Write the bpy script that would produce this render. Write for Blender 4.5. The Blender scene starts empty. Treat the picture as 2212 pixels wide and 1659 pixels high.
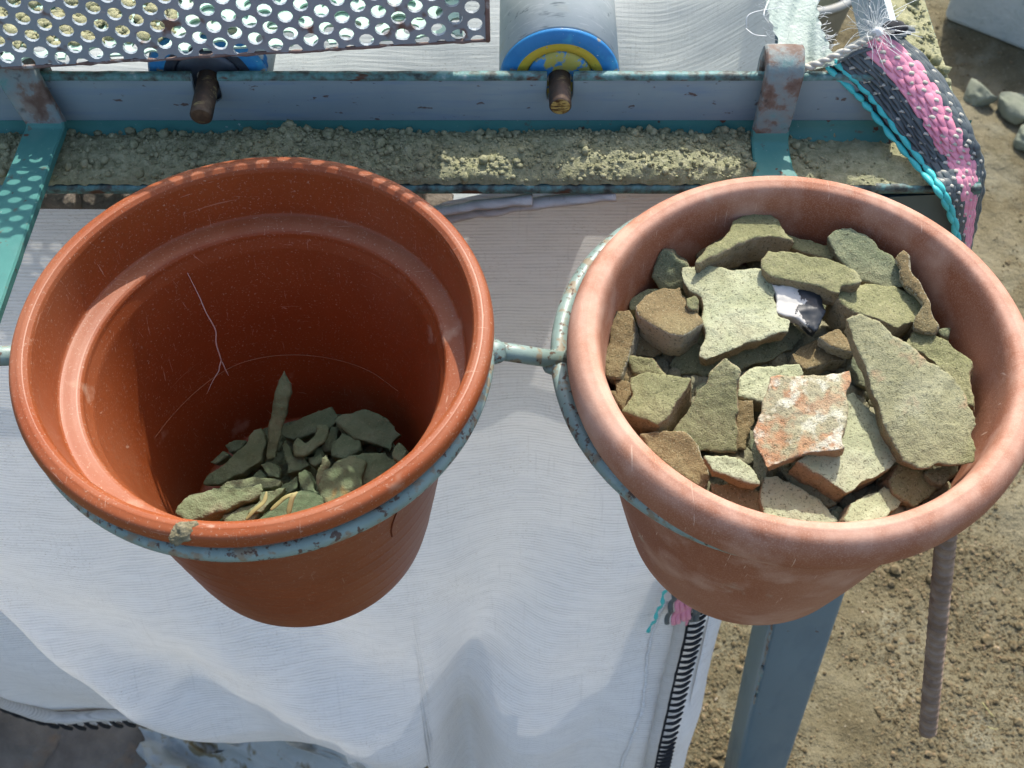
import bpy, bmesh, math, random
import numpy as np
from mathutils import Vector

# ------------------------------------------------------------------ camera, sky, sun, exposure
sc = bpy.context.scene
PITCH = math.radians(55.117)      # camera looks this far below the horizon
FPX = 2612.7                      # focal length in pixels of a 2212 px wide picture
H = 0.4624                        # camera height above the rail's flat flange (world z = 0)
GZ = -1.15                        # ground level
CXP, CYP = 1106.0, 829.5

cam_d = bpy.data.cameras.new('camera')
cam = bpy.data.objects.new('camera', cam_d)
sc.collection.objects.link(cam)
cam.location = (0, 0, H)
cam.rotation_euler = (math.pi / 2 - PITCH, 0, 0)
cam_d.sensor_width = 36
cam_d.lens = FPX / 2212 * 36
cam_d.clip_start = 0.02
cam_d.clip_end = 200
cam_d.dof.use_dof = True
cam_d.dof.focus_distance = 0.57
cam_d.dof.aperture_fstop = 30
sc.camera = cam

SUN = Vector((0.27, 1.0, 1.28)).normalized()       # direction towards the sun
world = bpy.data.worlds.new('World')
sc.world = world
world.use_nodes = True
wn = world.node_tree.nodes
sky = wn.new('ShaderNodeTexSky')
sky.sky_type = 'NISHITA'
sky.sun_disc = False
sky.sun_elevation = math.asin(SUN.z)
sky.sun_rotation = math.atan2(SUN.x, SUN.y)
sky.dust_density = 3.0
world.node_tree.links.new(sky.outputs[0], wn['Background'].inputs[0])
wn['Background'].inputs[1].default_value = 0.15

sun_d = bpy.data.lights.new('sun', 'SUN')
sun_d.energy = 2.9
sun_d.angle = math.radians(0.53)
sun_d.color = (1.0, 0.945, 0.85)
sun = bpy.data.objects.new('sun', sun_d)
sc.collection.objects.link(sun)
sun.rotation_euler = SUN.to_track_quat('Z', 'Y').to_euler()
sun.location = (0.5, 2, 2)

sc.view_settings.view_transform = 'Standard'
sc.view_settings.look = 'None'
sc.view_settings.gamma = 1
sc.view_settings.exposure = 0.92
sc.cycles.max_bounces = 7
sc.cycles.use_adaptive_sampling = True
sc.cycles.adaptive_threshold = 0.02

# ------------------------------------------------------------------ helpers
C = sc.collection
rng = np.random.default_rng(7)
random.seed(7)
FW = np.array([0, math.cos(PITCH), -math.sin(PITCH)])
UP = np.array([0, math.sin(PITCH), math.cos(PITCH)])
ORG = np.array([0, 0, H])


def ray(px, py):
    return FW + np.array([1, 0, 0]) * (px - CXP) / FPX + UP * (CYP - py) / FPX


def at_z(px, py, z):
    d = ray(px, py)
    return ORG + d * ((z - H) / d[2])


def at_y(px, py, y):
    d = ray(px, py)
    return ORG + d * (y / d[1])


def at_d(px, py, depth):
    return ORG + ray(px, py) * depth


def hash3(i, j, k, s):
    n = (i * 374761393 + j * 668265263 + k * 2147483647 + s * 1274126177) & 0xffffffff
    n = ((n ^ (n >> 13)) * 1274126177) & 0xffffffff
    n = n ^ (n >> 16)
    return (n & 0xffff) / 32767.5 - 1


def vnoise(P, s=0):
    P = np.asarray(P, float)
    I = np.floor(P).astype(np.int64)
    f = P - I
    f = f * f * (3 - 2 * f)
    r = 0
    for a in (0, 1):
        wx = f[:, 0] if a else 1 - f[:, 0]
        for b in (0, 1):
            wy = f[:, 1] if b else 1 - f[:, 1]
            for c in (0, 1):
                wz = f[:, 2] if c else 1 - f[:, 2]
                r = r + wx * wy * wz * hash3(I[:, 0] + a, I[:, 1] + b, I[:, 2] + c, s)
    return r


def fbm(P, s=0, o=4):
    r, a = 0, 1.0
    P = np.asarray(P, float)
    for i in range(o):
        r = r + a * vnoise(P + 17.3 * i, s + i)
        P = P * 2.03
        a *= 0.5
    return r


def interp(x, xs, ys):
    return np.interp(x, xs, ys)


def catmull(pts, n):
    P = np.array(pts, float)
    P = np.vstack([2 * P[0] - P[1], P, 2 * P[-1] - P[-2]])
    m = len(P) - 3
    t = np.linspace(0, m - 1e-9, n)
    i = t.astype(int)
    u = (t - i)[:, None]
    p0, p1, p2, p3 = P[i], P[i + 1], P[i + 2], P[i + 3]
    return 0.5 * (2 * p1 + (p2 - p0) * u + (2 * p0 - 5 * p1 + 4 * p2 - p3) * u ** 2 + (3 * p1 - p0 - 3 * p2 + p3) * u ** 3)


def mk(name, V, F, mat, parent=None, smooth=True, uv=None, origin=None):
    me = bpy.data.meshes.new(name)
    V = np.asarray(V, float)
    if origin is not None:
        V = V - np.asarray(origin)
    me.from_pydata(V.tolist(), [], [list(map(int, f)) for f in F])
    if uv is not None:
        l = me.uv_layers.new(name='UVMap')
        li = np.zeros(len(me.loops), np.int32)
        me.loops.foreach_get('vertex_index', li)
        l.data.foreach_set('uv', np.asarray(uv, np.float32)[li].ravel())
    me.polygons.foreach_set('use_smooth', [smooth] * len(me.polygons))
    me.materials.append(mat)
    me.update()
    o = bpy.data.objects.new(name, me)
    C.objects.link(o)
    if origin is not None:
        o.location = origin
    if parent is not None:
        o.parent = parent
    return o


def thing(name, label, cat, loc=(0, 0, 0), group=None):
    o = bpy.data.objects.new(name, None)
    o.empty_display_size = 0.02
    C.objects.link(o)
    # parts are modelled in world coordinates: the Empty keeps its base point as a property of its own location
    o.location = loc
    o['label'] = label
    o['category'] = cat
    if group:
        o['group'] = group
    return o


def adopt(child, parent):
    child.parent = parent
    child.location = Vector(child.location) - Vector(parent.location)
    return child


def tag(o, label, cat=None, group=None, kind=None):
    o['label'] = label
    if cat:
        o['category'] = cat
    if group:
        o['group'] = group
    if kind:
        o['kind'] = kind
    return o


def grid_faces(nu, nv, wrap=False):
    F = []
    for i in range(nu - 1 if not wrap else nu):
        a, b = i, (i + 1) % nu
        for j in range(nv - 1):
            F.append((a * nv + j, b * nv + j, b * nv + j + 1, a * nv + j + 1))
    return F


def tube(path, rad, seg=8, cap=True, closed=False, flat=1.0, up=(0, 0, 1)):
    P = np.array(path, float)
    n = len(P)
    R = np.broadcast_to(np.asarray(rad, float), (n,))
    if closed:
        T = np.roll(P, -1, 0) - np.roll(P, 1, 0)
    else:
        T = np.gradient(P, axis=0)
    T /= np.linalg.norm(T, axis=1)[:, None] + 1e-12
    U = np.array(up, float)[None] - T * (T @ np.array(up, float))[:, None]
    bad = np.linalg.norm(U, axis=1) < 1e-3
    U[bad] = np.cross(T[bad], [1, 0, 0])
    U /= np.linalg.norm(U, axis=1)[:, None] + 1e-12
    W = np.cross(T, U)
    V = []
    for k in range(seg):
        a = 2 * math.pi * k / seg
        V.append(P + (W * math.cos(a) + U * math.sin(a) * flat) * R[:, None])
    V = np.stack(V, 1).reshape(-1, 3)
    F = []
    for i in range(n if closed else n - 1):
        b = (i + 1) % n
        for k in range(seg):
            k2 = (k + 1) % seg
            F.append((i * seg + k, i * seg + k2, b * seg + k2, b * seg + k))
    if cap and not closed:
        F.append(tuple(range(seg))[::-1])
        F.append(tuple((n - 1) * seg + k for k in range(seg)))
    return V, F


def join(parts):
    V, F, o = [], [], 0
    for v, f in parts:
        V.append(np.asarray(v, float))
        F += [tuple(i + o for i in q) for q in f]
        o += len(v)
    return np.vstack(V), F


def box(x0, x1, y0, y1, z0, z1):
    V = [(x, y, z) for x in (x0, x1) for y in (y0, y1) for z in (z0, z1)]
    F = [(0, 1, 3, 2), (4, 6, 7, 5), (0, 4, 5, 1), (2, 3, 7, 6), (0, 2, 6, 4), (1, 5, 7, 3)]
    return np.array(V, float), F


def lathe(prof, c, seg=128):
    prof = np.array(prof, float)
    n = len(prof)
    a = np.linspace(0, 2 * math.pi, seg, endpoint=False)
    V = np.stack([c[0] + prof[None, :, 0] * np.cos(a)[:, None], c[1] + prof[None, :, 0] * np.sin(a)[:, None],
                  np.broadcast_to(prof[None, :, 1] + c[2], (seg, n))], -1).reshape(-1, 3)
    return V, grid_faces(seg, n, wrap=True)


ICO = {}


def ico(sub):
    if sub not in ICO:
        bm = bmesh.new()
        bmesh.ops.create_icosphere(bm, subdivisions=sub, radius=1)
        ICO[sub] = (np.array([v.co[:] for v in bm.verts]), [tuple(v.index for v in f.verts) for f in bm.faces])
        bm.free()
    return ICO[sub]


def clods(pts, rad, seed=0, sub=1, squash=0.75):
    """many small rough lumps as one vertex/face list"""
    v0, f0 = ico(sub)
    f0 = np.array(f0)
    r = np.random.default_rng(seed)
    n, m = len(pts), len(v0)
    S = r.uniform(0.7, 1.25, (n, 1, 3)) * np.asarray(rad)[:, None, None]
    S[..., 2] *= squash
    J = r.uniform(0.78, 1.2, (n, m, 1))
    A = r.uniform(0, 2 * math.pi, n)
    B = v0[None] * J
    x = B[..., 0] * np.cos(A)[:, None] - B[..., 1] * np.sin(A)[:, None]
    y = B[..., 0] * np.sin(A)[:, None] + B[..., 1] * np.cos(A)[:, None]
    B = np.stack([x, y, B[..., 2]], -1) * S
    V = (B + np.asarray(pts)[:, None]).reshape(-1, 3)
    F = (f0[None] + (np.arange(n) * m)[:, None, None]).reshape(-1, 3)
    return V, F


# ------------------------------------------------------------------ materials
class NT:
    def __init__(s, name):
        s.m = bpy.data.materials.new(name)
        s.m.use_nodes = True
        s.t = s.m.node_tree
        s.n = s.t.nodes
        s.p = s.n['Principled BSDF']
        s.out = s.n['Material Output']
        s.co = s.n.new('ShaderNodeTexCoord')

    def l(s, a, b):
        s.t.links.new(a, b)

    def mapping(s, scale=(1, 1, 1), rot=(0, 0, 0), src='Object', loc=(0, 0, 0)):
        m = s.n.new('ShaderNodeMapping')
        m.inputs['Scale'].default_value = scale
        m.inputs['Rotation'].default_value = rot
        m.inputs['Location'].default_value = loc
        s.l(s.co.outputs[src], m.inputs['Vector'])
        return m.outputs[0]

    def noise(s, scale, detail=5, rough=.55, vec=None, dist=0):
        t = s.n.new('ShaderNodeTexNoise')
        t.inputs['Scale'].default_value = scale
        t.inputs['Detail'].default_value = detail
        t.inputs['Roughness'].default_value = rough
        t.inputs['Distortion'].default_value = dist
        s.l(vec if vec is not None else s.co.outputs['Object'], t.inputs['Vector'])
        return t.outputs['Fac']

    def ramp(s, fac, stops):
        r = s.n.new('ShaderNodeValToRGB')
        e = r.color_ramp.elements
        while len(e) < len(stops):
            e.new(0.5)
        for k, (p, c) in enumerate(stops):
            e[k].position = p
            e[k].color = (*c, 1) if not isinstance(c, (int, float)) else (c, c, c, 1)
        s.l(fac, r.inputs[0])
        return r.outputs[0]

    def mix(s, f, a, b, mode='MIX'):
        m = s.n.new('ShaderNodeMix')
        m.data_type = 'RGBA'
        m.blend_type = mode
        for v, k in ((f, 0), (a, 6), (b, 7)):
            if isinstance(v, (int, float)):
                m.inputs[k].default_value = v
            elif isinstance(v, tuple):
                m.inputs[k].default_value = (*v, 1)
            else:
                s.l(v, m.inputs[k])
        return m.outputs[2]

    def math(s, op, a, b=0.0):
        m = s.n.new('ShaderNodeMath')
        m.operation = op
        for v, k in ((a, 0), (b, 1)):
            if isinstance(v, (int, float)):
                m.inputs[k].default_value = v
            else:
                s.l(v, m.inputs[k])
        return m.outputs[0]

    def bump(s, h, strength, dist, prev=None):
        b = s.n.new('ShaderNodeBump')
        b.inputs['Strength'].default_value = strength
        b.inputs['Distance'].default_value = dist
        s.l(h, b.inputs['Height'])
        if prev is not None:
            s.l(prev, b.inputs['Normal'])
        return b.outputs[0]


def surf(name, base, scale=40, detail=6, layers=(), rough=.7, bumps=(), spec=.3, metal=0, rlayer=None, vary=0, src='Object', settle=None):
    """base: ramp stops on a noise; layers: (colour, scale, lo, hi[, stretch, rot, strength]) noise masks painted over it"""
    t = NT(name)
    col = t.ramp(t.noise(scale, detail, .6, t.mapping(src=src)), base)
    rg = rough
    for k, L in enumerate(layers):
        c, sc_, lo, hi = L[:4]
        st = L[4] if len(L) > 4 and L[4] else (1, 1, 1)
        ro = L[5] if len(L) > 5 and L[5] else (0, 0, 0)
        am = L[6] if len(L) > 6 else 1.0
        mk_ = t.ramp(t.noise(sc_, 3, .6, t.mapping(st, ro, src, (k * 3.1, k * 1.7, 0))), [(lo, 0.0), (hi, 1.0 * am)])
        col = t.mix(mk_, col, c)
        if rlayer is not None:
            rg = t.math('ADD', rg, t.math('MULTIPLY', mk_, rlayer)) if not isinstance(rg, float) else t.math('ADD', t.math('MULTIPLY', mk_, rlayer), rg)
    if settle is not None:
        ge = t.n.new('ShaderNodeNewGeometry')
        sx = t.n.new('ShaderNodeSeparateXYZ')
        t.l(ge.outputs['True Normal'], sx.inputs[0])
        up_m = t.ramp(sx.outputs[2], [(.15, 0.0), (.85, settle[1])])
        gr = t.ramp(t.noise(settle[2], 4, .65, t.mapping(src=src, loc=(7, 3, 1))), [(.34, .15), (.62, 1.0)])
        col = t.mix(t.math('MULTIPLY', up_m, gr), col, settle[0])
    if vary:
        oi = t.n.new('ShaderNodeObjectInfo')
        v = t.math('ADD', t.math('MULTIPLY', oi.outputs['Random'], vary), 1 - vary / 2)
        hs = t.n.new('ShaderNodeHueSaturation')
        t.l(col, hs.inputs['Color'])
        t.l(v, hs.inputs['Value'])
        col = hs.outputs[0]
    t.l(col, t.p.inputs['Base Color'])
    if isinstance(rg, float):
        t.p.inputs['Roughness'].default_value = rg
    else:
        t.l(rg, t.p.inputs['Roughness'])
    t.p.inputs['Specular IOR Level'].default_value = spec
    t.p.inputs['Metallic'].default_value = metal
    nrm = None
    for b in bumps:
        st = b[3] if len(b) > 3 else (1, 1, 1)
        nrm = t.bump(t.noise(b[0], 3, .65, t.mapping(st, (0, 0, 0), src)), b[1], b[2], nrm)
    if nrm is not None:
        t.l(nrm, t.p.inputs['Normal'])
    return t.m


RUST = (.09, .04, .022)
DUST = (.42, .39, .27)

m_rail = surf('blue_grey_paint', [(.3, (.22, .295, .325)), (.7, (.285, .36, .385))], 14, layers=[
    ((.20, .28, .35), 60, .50, .72, (.3, 1, 3)), ((.05, .052, .055), 260, .69, .72, None, None, .8), (RUST, 150, .64, .68, (.6, 1, 1), None, .85), (RUST, 45, .72, .75),
    ((.30, .36, .38), 500, .70, .76, (.1, 1, 1)), ((.26, .28, .27), 9, .55, .9, None, None, .5)],
    rough=.42, bumps=[(300, .25, .0004)], spec=.5, rlayer=.2)
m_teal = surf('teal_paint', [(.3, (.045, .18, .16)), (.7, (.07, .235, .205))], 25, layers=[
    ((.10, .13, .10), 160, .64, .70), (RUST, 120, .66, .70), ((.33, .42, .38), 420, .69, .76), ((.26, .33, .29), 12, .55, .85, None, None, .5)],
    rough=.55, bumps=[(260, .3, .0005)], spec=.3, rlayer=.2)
m_ring = surf('pale_teal_paint', [(.3, (.17, .245, .22)), (.7, (.25, .34, .305))], 30, layers=[
    ((.24, .19, .12), 140, .54, .63, None, None, .9), (RUST, 260, .57, .64, None, None, .9), ((.42, .50, .47), 60, .58, .75, None, None, .6)],
    rough=.42, bumps=[(220, .35, .0006)], spec=.45, rlayer=.2)
m_hook = surf('rusty_painted_steel', [(.34, (.12, .075, .055)), (.45, (.17, .125, .10)), (.51, (.20, .22, .21)), (.62, (.18, .25, .25)), (.72, (.10, .26, .24))], 75, layers=[
    ((.03, .03, .028), 90, .62, .72), ((.36, .33, .27), 40, .60, .8, None, None, .6)], rough=.75, bumps=[(350, .6, .0008)], spec=.3)
m_edge = surf('chipped_edge_paint', [(.36, (.035, .045, .04)), (.46, (.09, .13, .115)), (.54, (.09, .21, .20)), (.66, (.15, .27, .27)), (.76, (.42, .44, .41))], 150, 5, layers=[(RUST, 120, .60, .66, (.4, 1, 1))], rough=.55, bumps=[(400, .5, .0006)], spec=.4)
m_leg = surf('leg_paint', [(.3, (.085, .16, .21)), (.7, (.11, .195, .25))], 5, layers=[
    ((.11, .17, .21), 30, .52, .75, (1, 1, .3)), (RUST, 60, .69, .73), ((.2, .25, .28), 600, .72, .76, (.08, 1, 1)), ((.16, .19, .19), 6, .55, .9, None, None, .4)],
    rough=.42, spec=.5, rlayer=.2)

m_soil = surf('dusty_soil', [(.3, (.21, .215, .12)), (.5, (.30, .30, .18)), (.75, (.41, .40, .26))], 260, 8, layers=[
    ((.50, .47, .33), 900, .60, .75), ((.20, .19, .115), 35, .52, .75, None, None, .5)], rough=1.0, bumps=[(900, .8, .0012), (2600, .5, .0004)], spec=.05)
m_dust = surf('dusty_teal_shelf', [(.3, (.19, .19, .12)), (.6, (.27, .26, .17))], 200, 7, layers=[
    ((.05, .22, .19), 16, .56, .66, (.6, 1, 1)), ((.36, .34, .24), 900, .62, .75)], rough=.9, bumps=[(1200, .5, .0006)], spec=.1)

m_pot_gloss = surf('glossy_terracotta_plastic', [(.3, (.215, .048, .013)), (.7, (.275, .066, .018))], 12, layers=[
    ((.46, .24, .14), 14, .64, .84, None, None, .3),
    ((.55, .36, .26), 420, .70, .73, (3, .12, .12), (.4, .9, .3), .5), ((.55, .36, .26), 420, .70, .73, (.12, 3, .12), (1.1, .3, .8), .5), ((.34, .20, .12), 5, .55, .75, None, None, .25),
    ((.50, .34, .25), 460, .70, .73, (.1, .1, 3), (.7, .5, 1.6), .5), ((.50, .38, .28), 900, .60, .72, None, None, .5), ((.48, .32, .22), 38, .66, .76, None, None, .55),
    ((.60, .42, .30), 240, .70, .735, (.02, .02, 1.6), None, .5)],
    rough=.38, bumps=[(60, .06, .001)], spec=.25, rlayer=.2, settle=((.36, .18, .10), .22, 30))
m_pot_dusty = surf('dusty_terracotta_plastic', [(.25, (.26, .078, .033)), (.75, (.32, .122, .060))], 20, layers=[
    ((.46, .25, .16), 9, .40, .75, None, None, .7), ((.64, .43, .31), 1500, .48, .74, None, None, .40), ((.60, .40, .30), 34, .50, .72, None, None, .5),
    ((.48, .47, .36), 26, .66, .76, None, None, .8), ((.66, .46, .34), 330, .69, .72, (2.5, .12, .12), (.4, .9, .3), .7)],
    rough=.66, bumps=[(900, .25, .0005), (60, .10, .001)], spec=.3, rlayer=.2, settle=((.58, .37, .28), .65, 45))
m_mould = surf('scuffed_mould_line', [(.3, (.36, .16, .08)), (.7, (.44, .22, .12))], 300, rough=.6)
m_crack = surf('crack_edge', [(.3, (.62, .50, .44)), (.7, (.8, .7, .64))], 300, rough=.6)
m_crack_dark = surf('crack_dark', [(.3, (.10, .02, .008)), (.7, (.14, .03, .01))], 300, rough=.8)
m_mud = surf('dried_mud', [(.3, (.13, .115, .065)), (.7, (.25, .225, .15))], 200, rough=1.0, bumps=[(600, .8, .001)], spec=.05)


def sherd_mat(name, cols, layers=(), vary=.25):
    return surf(name, cols, 38, 7, layers=list(layers) + [((.20, .19, .10), 20, .52, .70, None, None, .5), ((.44, .43, .29), 26, .56, .74, None, None, .5), ((.42, .39, .25), 1100, .57, .70, None, None, .6), ((.07, .068, .036), 800, .55, .68, None, None, .7)],
                rough=.97, bumps=[(150, .6, .0018), (1500, .9, .0008)], spec=.06, vary=vary)


m_olive = sherd_mat('dusty_olive_pottery', [(.3, (.17, .175, .088)), (.55, (.25, .25, .13)), (.75, (.32, .305, .17))])
m_brown = sherd_mat('brown_dusty_pottery', [(.3, (.15, .115, .06)), (.55, (.23, .175, .092)), (.75, (.285, .22, .12))])
m_pale = sherd_mat('pale_chalky_pottery', [(.3, (.28, .30, .17)), (.5, (.41, .43, .275)), (.75, (.54, .56, .40))], [((.30, .27, .155), 22, .56, .74, None, None, .8)], .12)
m_orange = sherd_mat('orange_crusted_pottery', [(.3, (.40, .20, .105)), (.6, (.44, .25, .14)), (.8, (.40, .30, .18))],
                     [((.36, .325, .205), 75, .46, .56), ((.62, .60, .47), 110, .53, .64, None, None, .9)], .1)
m_greenish = sherd_mat('green_grey_pottery', [(.3, (.13, .155, .09)), (.55, (.20, .22, .135)), (.75, (.27, .285, .18))])
m_bigsherd = sherd_mat('grey_buff_pottery', [(.3, (.23, .225, .125)), (.55, (.31, .30, .175)), (.75, (.36, .37, .26))],
                       [((.42, .26, .16), 60, .60, .70, None, None, .7), ((.16, .20, .07), 14, .60, .72)], .1)
m_glaze = NT('black_and_white_glaze')
_t = m_glaze
_s = _t.n.new('ShaderNodeSeparateXYZ')
_t.l(_t.co.outputs['Object'], _s.inputs[0])
_f = _t.math('ADD', _s.outputs[0], _t.math('MULTIPLY', _t.math('SUBTRACT', _t.noise(120, 6, .7), .5), .03))
_k = _t.ramp(_t.math('ADD', _t.math('MULTIPLY', _f, 60), .45), [(.47, 0.0), (.53, 1.0)])
_t.l(_t.mix(_k, (.58, .56, .50), (.02, .025, .03)), _t.p.inputs['Base Color'])
_t.p.inputs['Roughness'].default_value = .35
m_glaze = _t.m
m_bone = surf('soil_stained_bone', [(.3, (.085, .125, .068)), (.55, (.13, .175, .10)), (.8, (.19, .23, .145))], 60, 7, layers=[
    ((.27, .27, .18), 900, .60, .74, None, None, .5), ((.09, .10, .06), 500, .60, .74, None, None, .6)], rough=.97, bumps=[(200, .6, .0016), (1300, .7, .0006)], spec=.06, vary=.25)
m_bone_pale = surf('weathered_bone', [(.3, (.13, .17, .09)), (.55, (.20, .23, .135)), (.8, (.30, .30, .19))], 50, 7, layers=[
    ((.42, .36, .25), 40, .60, .72, None, None, .6), ((.10, .11, .06), 500, .60, .74, None, None, .6)], rough=.95, bumps=[(160, .8, .002), (1300, .6, .0006)], spec=.08, vary=.2)
m_bone_rust = surf('ochre_stained_bone', [(.3, (.10, .145, .075)), (.55, (.16, .20, .115)), (.8, (.22, .26, .15))], 60, 7, layers=[
    ((.34, .20, .06), 45, .60, .70, None, None, .8), ((.09, .10, .06), 500, .60, .74, None, None, .6)], rough=.97, bumps=[(140, .8, .002), (1300, .7, .0006)], spec=.06)
m_straw = surf('straw', [(.3, (.30, .28, .11)), (.7, (.42, .39, .19))], 90, rough=.7, layers=[((.25, .20, .08), 300, .6, .7, (.1, 1, 1))])

m_galv = surf('dusty_galvanised_tube', [(.3, (.36, .41, .39)), (.7, (.48, .52, .50))], 30, layers=[
    ((.55, .58, .55), 300, .58, .68, (.3, 1.5, .3), (0, 0, .5), .7), ((.16, .19, .19), 200, .62, .72, (.2, 1, 1)), ((.45, .42, .30), 40, .60, .75, None, None, .6)],
    rough=.5, spec=.5, bumps=[(400, .2, .0003)])
m_white_tube = surf('worn_white_tube', [(.3, (.45, .48, .47)), (.7, (.60, .62, .60))], 30, layers=[((.03, .18, .42), 40, .56, .60), ((.05, .06, .07), 120, .62, .68)], rough=.5)
m_shaft = surf('rusty_shaft', [(.3, (.035, .033, .03)), (.55, (.09, .055, .035)), (.75, (.17, .12, .07))], 120, layers=[((.30, .23, .10), 260, .60, .72, (.3, 1, 1))],
               rough=.5, spec=.5, metal=.4, bumps=[(500, .4, .0005)])
m_brass = surf('sawn_shaft_end', [(.35, (.12, .06, .02)), (.5, (.42, .30, .09)), (.7, (.55, .42, .16))], 260, rough=.5, metal=.3, layers=[((.07, .03, .015), 900, .52, .58, (.12, 1, 1), (0, .9, 0))])
m_blue = surf('blue_cap_paint', [(.3, (.03, .19, .44)), (.7, (.04, .25, .54))], 50, layers=[((.33, .30, .25), 110, .64, .68), ((.07, .42, .62), 60, .58, .75, None, None, .8), ((.60, .68, .70), 420, .70, .75)], rough=.45, bumps=[(300, .2, .0004)])
m_yellow = surf('yellow_cap_paint', [(.3, (.50, .40, .04)), (.7, (.62, .50, .07))], 60, layers=[((.02, .22, .58), 100, .64, .67), ((.22, .17, .06), 300, .66, .72)], rough=.5)
m_hub = surf('worn_hub_paint', [(.3, (.03, .22, .55)), (.46, (.06, .27, .55)), (.5, (.42, .40, .10)), (.62, (.45, .40, .08)), (.66, (.05, .26, .58)), (.8, (.28, .33, .36))], 70, 4, rough=.5,
             layers=[((.30, .32, .32), 150, .62, .70)])
m_bearing = surf('dark_bearing_steel', [(.3, (.05, .06, .08)), (.7, (.10, .12, .15))], 60, rough=.4, metal=.3)

m_sieve = surf('grey_galvanised_sieve', [(.3, (.22, .27, .305)), (.7, (.30, .35, .385))], 50, layers=[
    ((.15, .095, .075), 60, .60, .68), ((.40, .40, .38), 300, .66, .74, None, None, .8), ((.20, .21, .20), 15, .55, .8)], rough=.55, spec=.4, bumps=[(300, .3, .0005)])
m_sieve_floor = surf('pale_painted_sieve_floor', [(.3, (.34, .53, .42)), (.7, (.43, .60, .49))], 40, layers=[((.48, .44, .30), 30, .60, .72), ((.16, .10, .06), 80, .70, .74)], rough=.7, bumps=[(300, .3, .0005)])
m_rust_edge = surf('rusty_edge', [(.3, (.13, .085, .07)), (.7, (.22, .16, .14))], 120, rough=.85, layers=[((.33, .32, .30), 150, .58, .70)], bumps=[(400, .6, .0006)])


def cloth_mat(name, ca, cb, transl=.4, spots=(.36, .30, .22), wv=1.0, tc=None, wave=.5):
    t = NT(name)
    fine = t.noise(1, 4, .6, t.mapping((60, 900, 1), src='UV'))
    med = t.noise(1, 5, .6, t.mapping((30, 520 * wv, 1), src='UV'))
    vert = t.noise(1, 4, .6, t.mapping((330, 14, 1), src='UV'))
    wav = t.n.new('ShaderNodeTexWave')
    wav.wave_type = 'BANDS'
    wav.bands_direction = 'Y'
    wav.inputs['Scale'].default_value = 105 * wv
    wav.inputs['Distortion'].default_value = 1.2
    wav.inputs['Detail'].default_value = 2
    wav.inputs['Detail Scale'].default_value = .25
    t.l(t.mapping((1, 1, 1), src='UV'), wav.inputs['Vector'])
    big = t.noise(7, 4, .5, t.mapping(src='UV'))
    col = t.ramp(big, [(.3, ca), (.7, cb)])
    col = t.mix(t.ramp(med, [(.50, 0.0), (.75, .26)]), col, tuple(.55 * x for x in ca))
    col = t.mix(t.math('MULTIPLY', t.ramp(wav.outputs['Fac'], [(.0, wave), (.5, 0.0)]), t.ramp(t.noise(1, 4, .6, t.mapping((40, 120, 1), src='UV', loc=(2, 5, 0))), [(.36, .15), (.66, 1.0)])), col, tuple(.5 * x for x in ca))
    col = t.mix(t.ramp(vert, [(.60, 0.0), (.74, .25)]), col, tuple(.6 * x for x in ca))
    sp = t.noise(1, 3, .6, t.mapping((420, 1000, 1), src='UV'))
    msk = t.noise(16, 4, .6, t.mapping(src='UV', loc=(4, 2, 0)))
    col = t.mix(t.math('MULTIPLY', t.ramp(sp, [(.58, 0.0), (.70, .9)]), t.ramp(msk, [(.45, .15), (.68, .9)])), col, spots)
    nrm = t.bump(t.math('ADD', t.math('MULTIPLY', fine, .5), t.math('ADD', t.math('MULTIPLY', med, .6), t.math('MULTIPLY', wav.outputs['Fac'], .7 * wave))), .5, .0012)
    nrm = t.bump(vert, .25, .0008, nrm)
    d = t.n.new('ShaderNodeBsdfDiffuse')
    tr = t.n.new('ShaderNodeBsdfTranslucent')
    mx = t.n.new('ShaderNodeMixShader')
    mx.inputs[0].default_value = transl
    t.l(col, d.inputs[0])
    t.l(nrm, d.inputs['Normal'])
    if tc is not None:
        tr.inputs[0].default_value = (*tc, 1)
    else:
        t.l(col, tr.inputs[0])
    t.l(nrm, tr.inputs['Normal'])
    t.l(d.outputs[0], mx.inputs[1])
    t.l(tr.outputs[0], mx.inputs[2])
    t.l(mx.outputs[0], t.out.inputs[0])
    return t.m


m_cloth = cloth_mat('white_woven_sacking', (.86, .85, .83), (.90, .89, .87), .15)
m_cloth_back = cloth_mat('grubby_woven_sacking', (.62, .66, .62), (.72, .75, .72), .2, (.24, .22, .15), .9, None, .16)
m_hem = cloth_mat('cream_hem_binding', (.60, .57, .52), (.72, .69, .64), .15)
m_fray = surf('frayed_pale_cloth', [(.3, (.33, .41, .36)), (.7, (.45, .51, .46))], 60, 5, layers=[((.58, .61, .57), 160, .56, .70, (.4, 1.5, 1)), ((.42, .48, .42), 400, .60, .72, (.3, 2, 1))], rough=.8, bumps=[(500, .8, .0012)])
m_fibre = surf('white_plastic_fibre', [(.3, (.62, .66, .64)), (.7, (.78, .80, .78))], 50, rough=.5)
m_thread = surf('black_thread', [(.3, (.015, .017, .02)), (.7, (.03, .032, .036))], 100, rough=.8)
m_strap_dark = surf('charcoal_plastic_strand', [(.3, (.065, .08, .085)), (.7, (.11, .135, .14))], 60, rough=.45, layers=[((.22, .25, .25), 200, .62, .74, (1, .1, .1), (0, 0, .9), .6)], bumps=[(300, .4, .0006)], spec=.4)
m_strap_pink = surf('pink_plastic_strand', [(.3, (.66, .22, .32)), (.7, (.78, .33, .42))], 60, rough=.4, layers=[((.80, .45, .52), 160, .60, .72, None, None, .6)], bumps=[(300, .4, .0006)], spec=.4)
m_strap_teal = surf('turquoise_plastic_cord', [(.3, (.04, .46, .46)), (.7, (.10, .60, .58))], 90, rough=.4, bumps=[(400, .4, .0006)], spec=.4)
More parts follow.
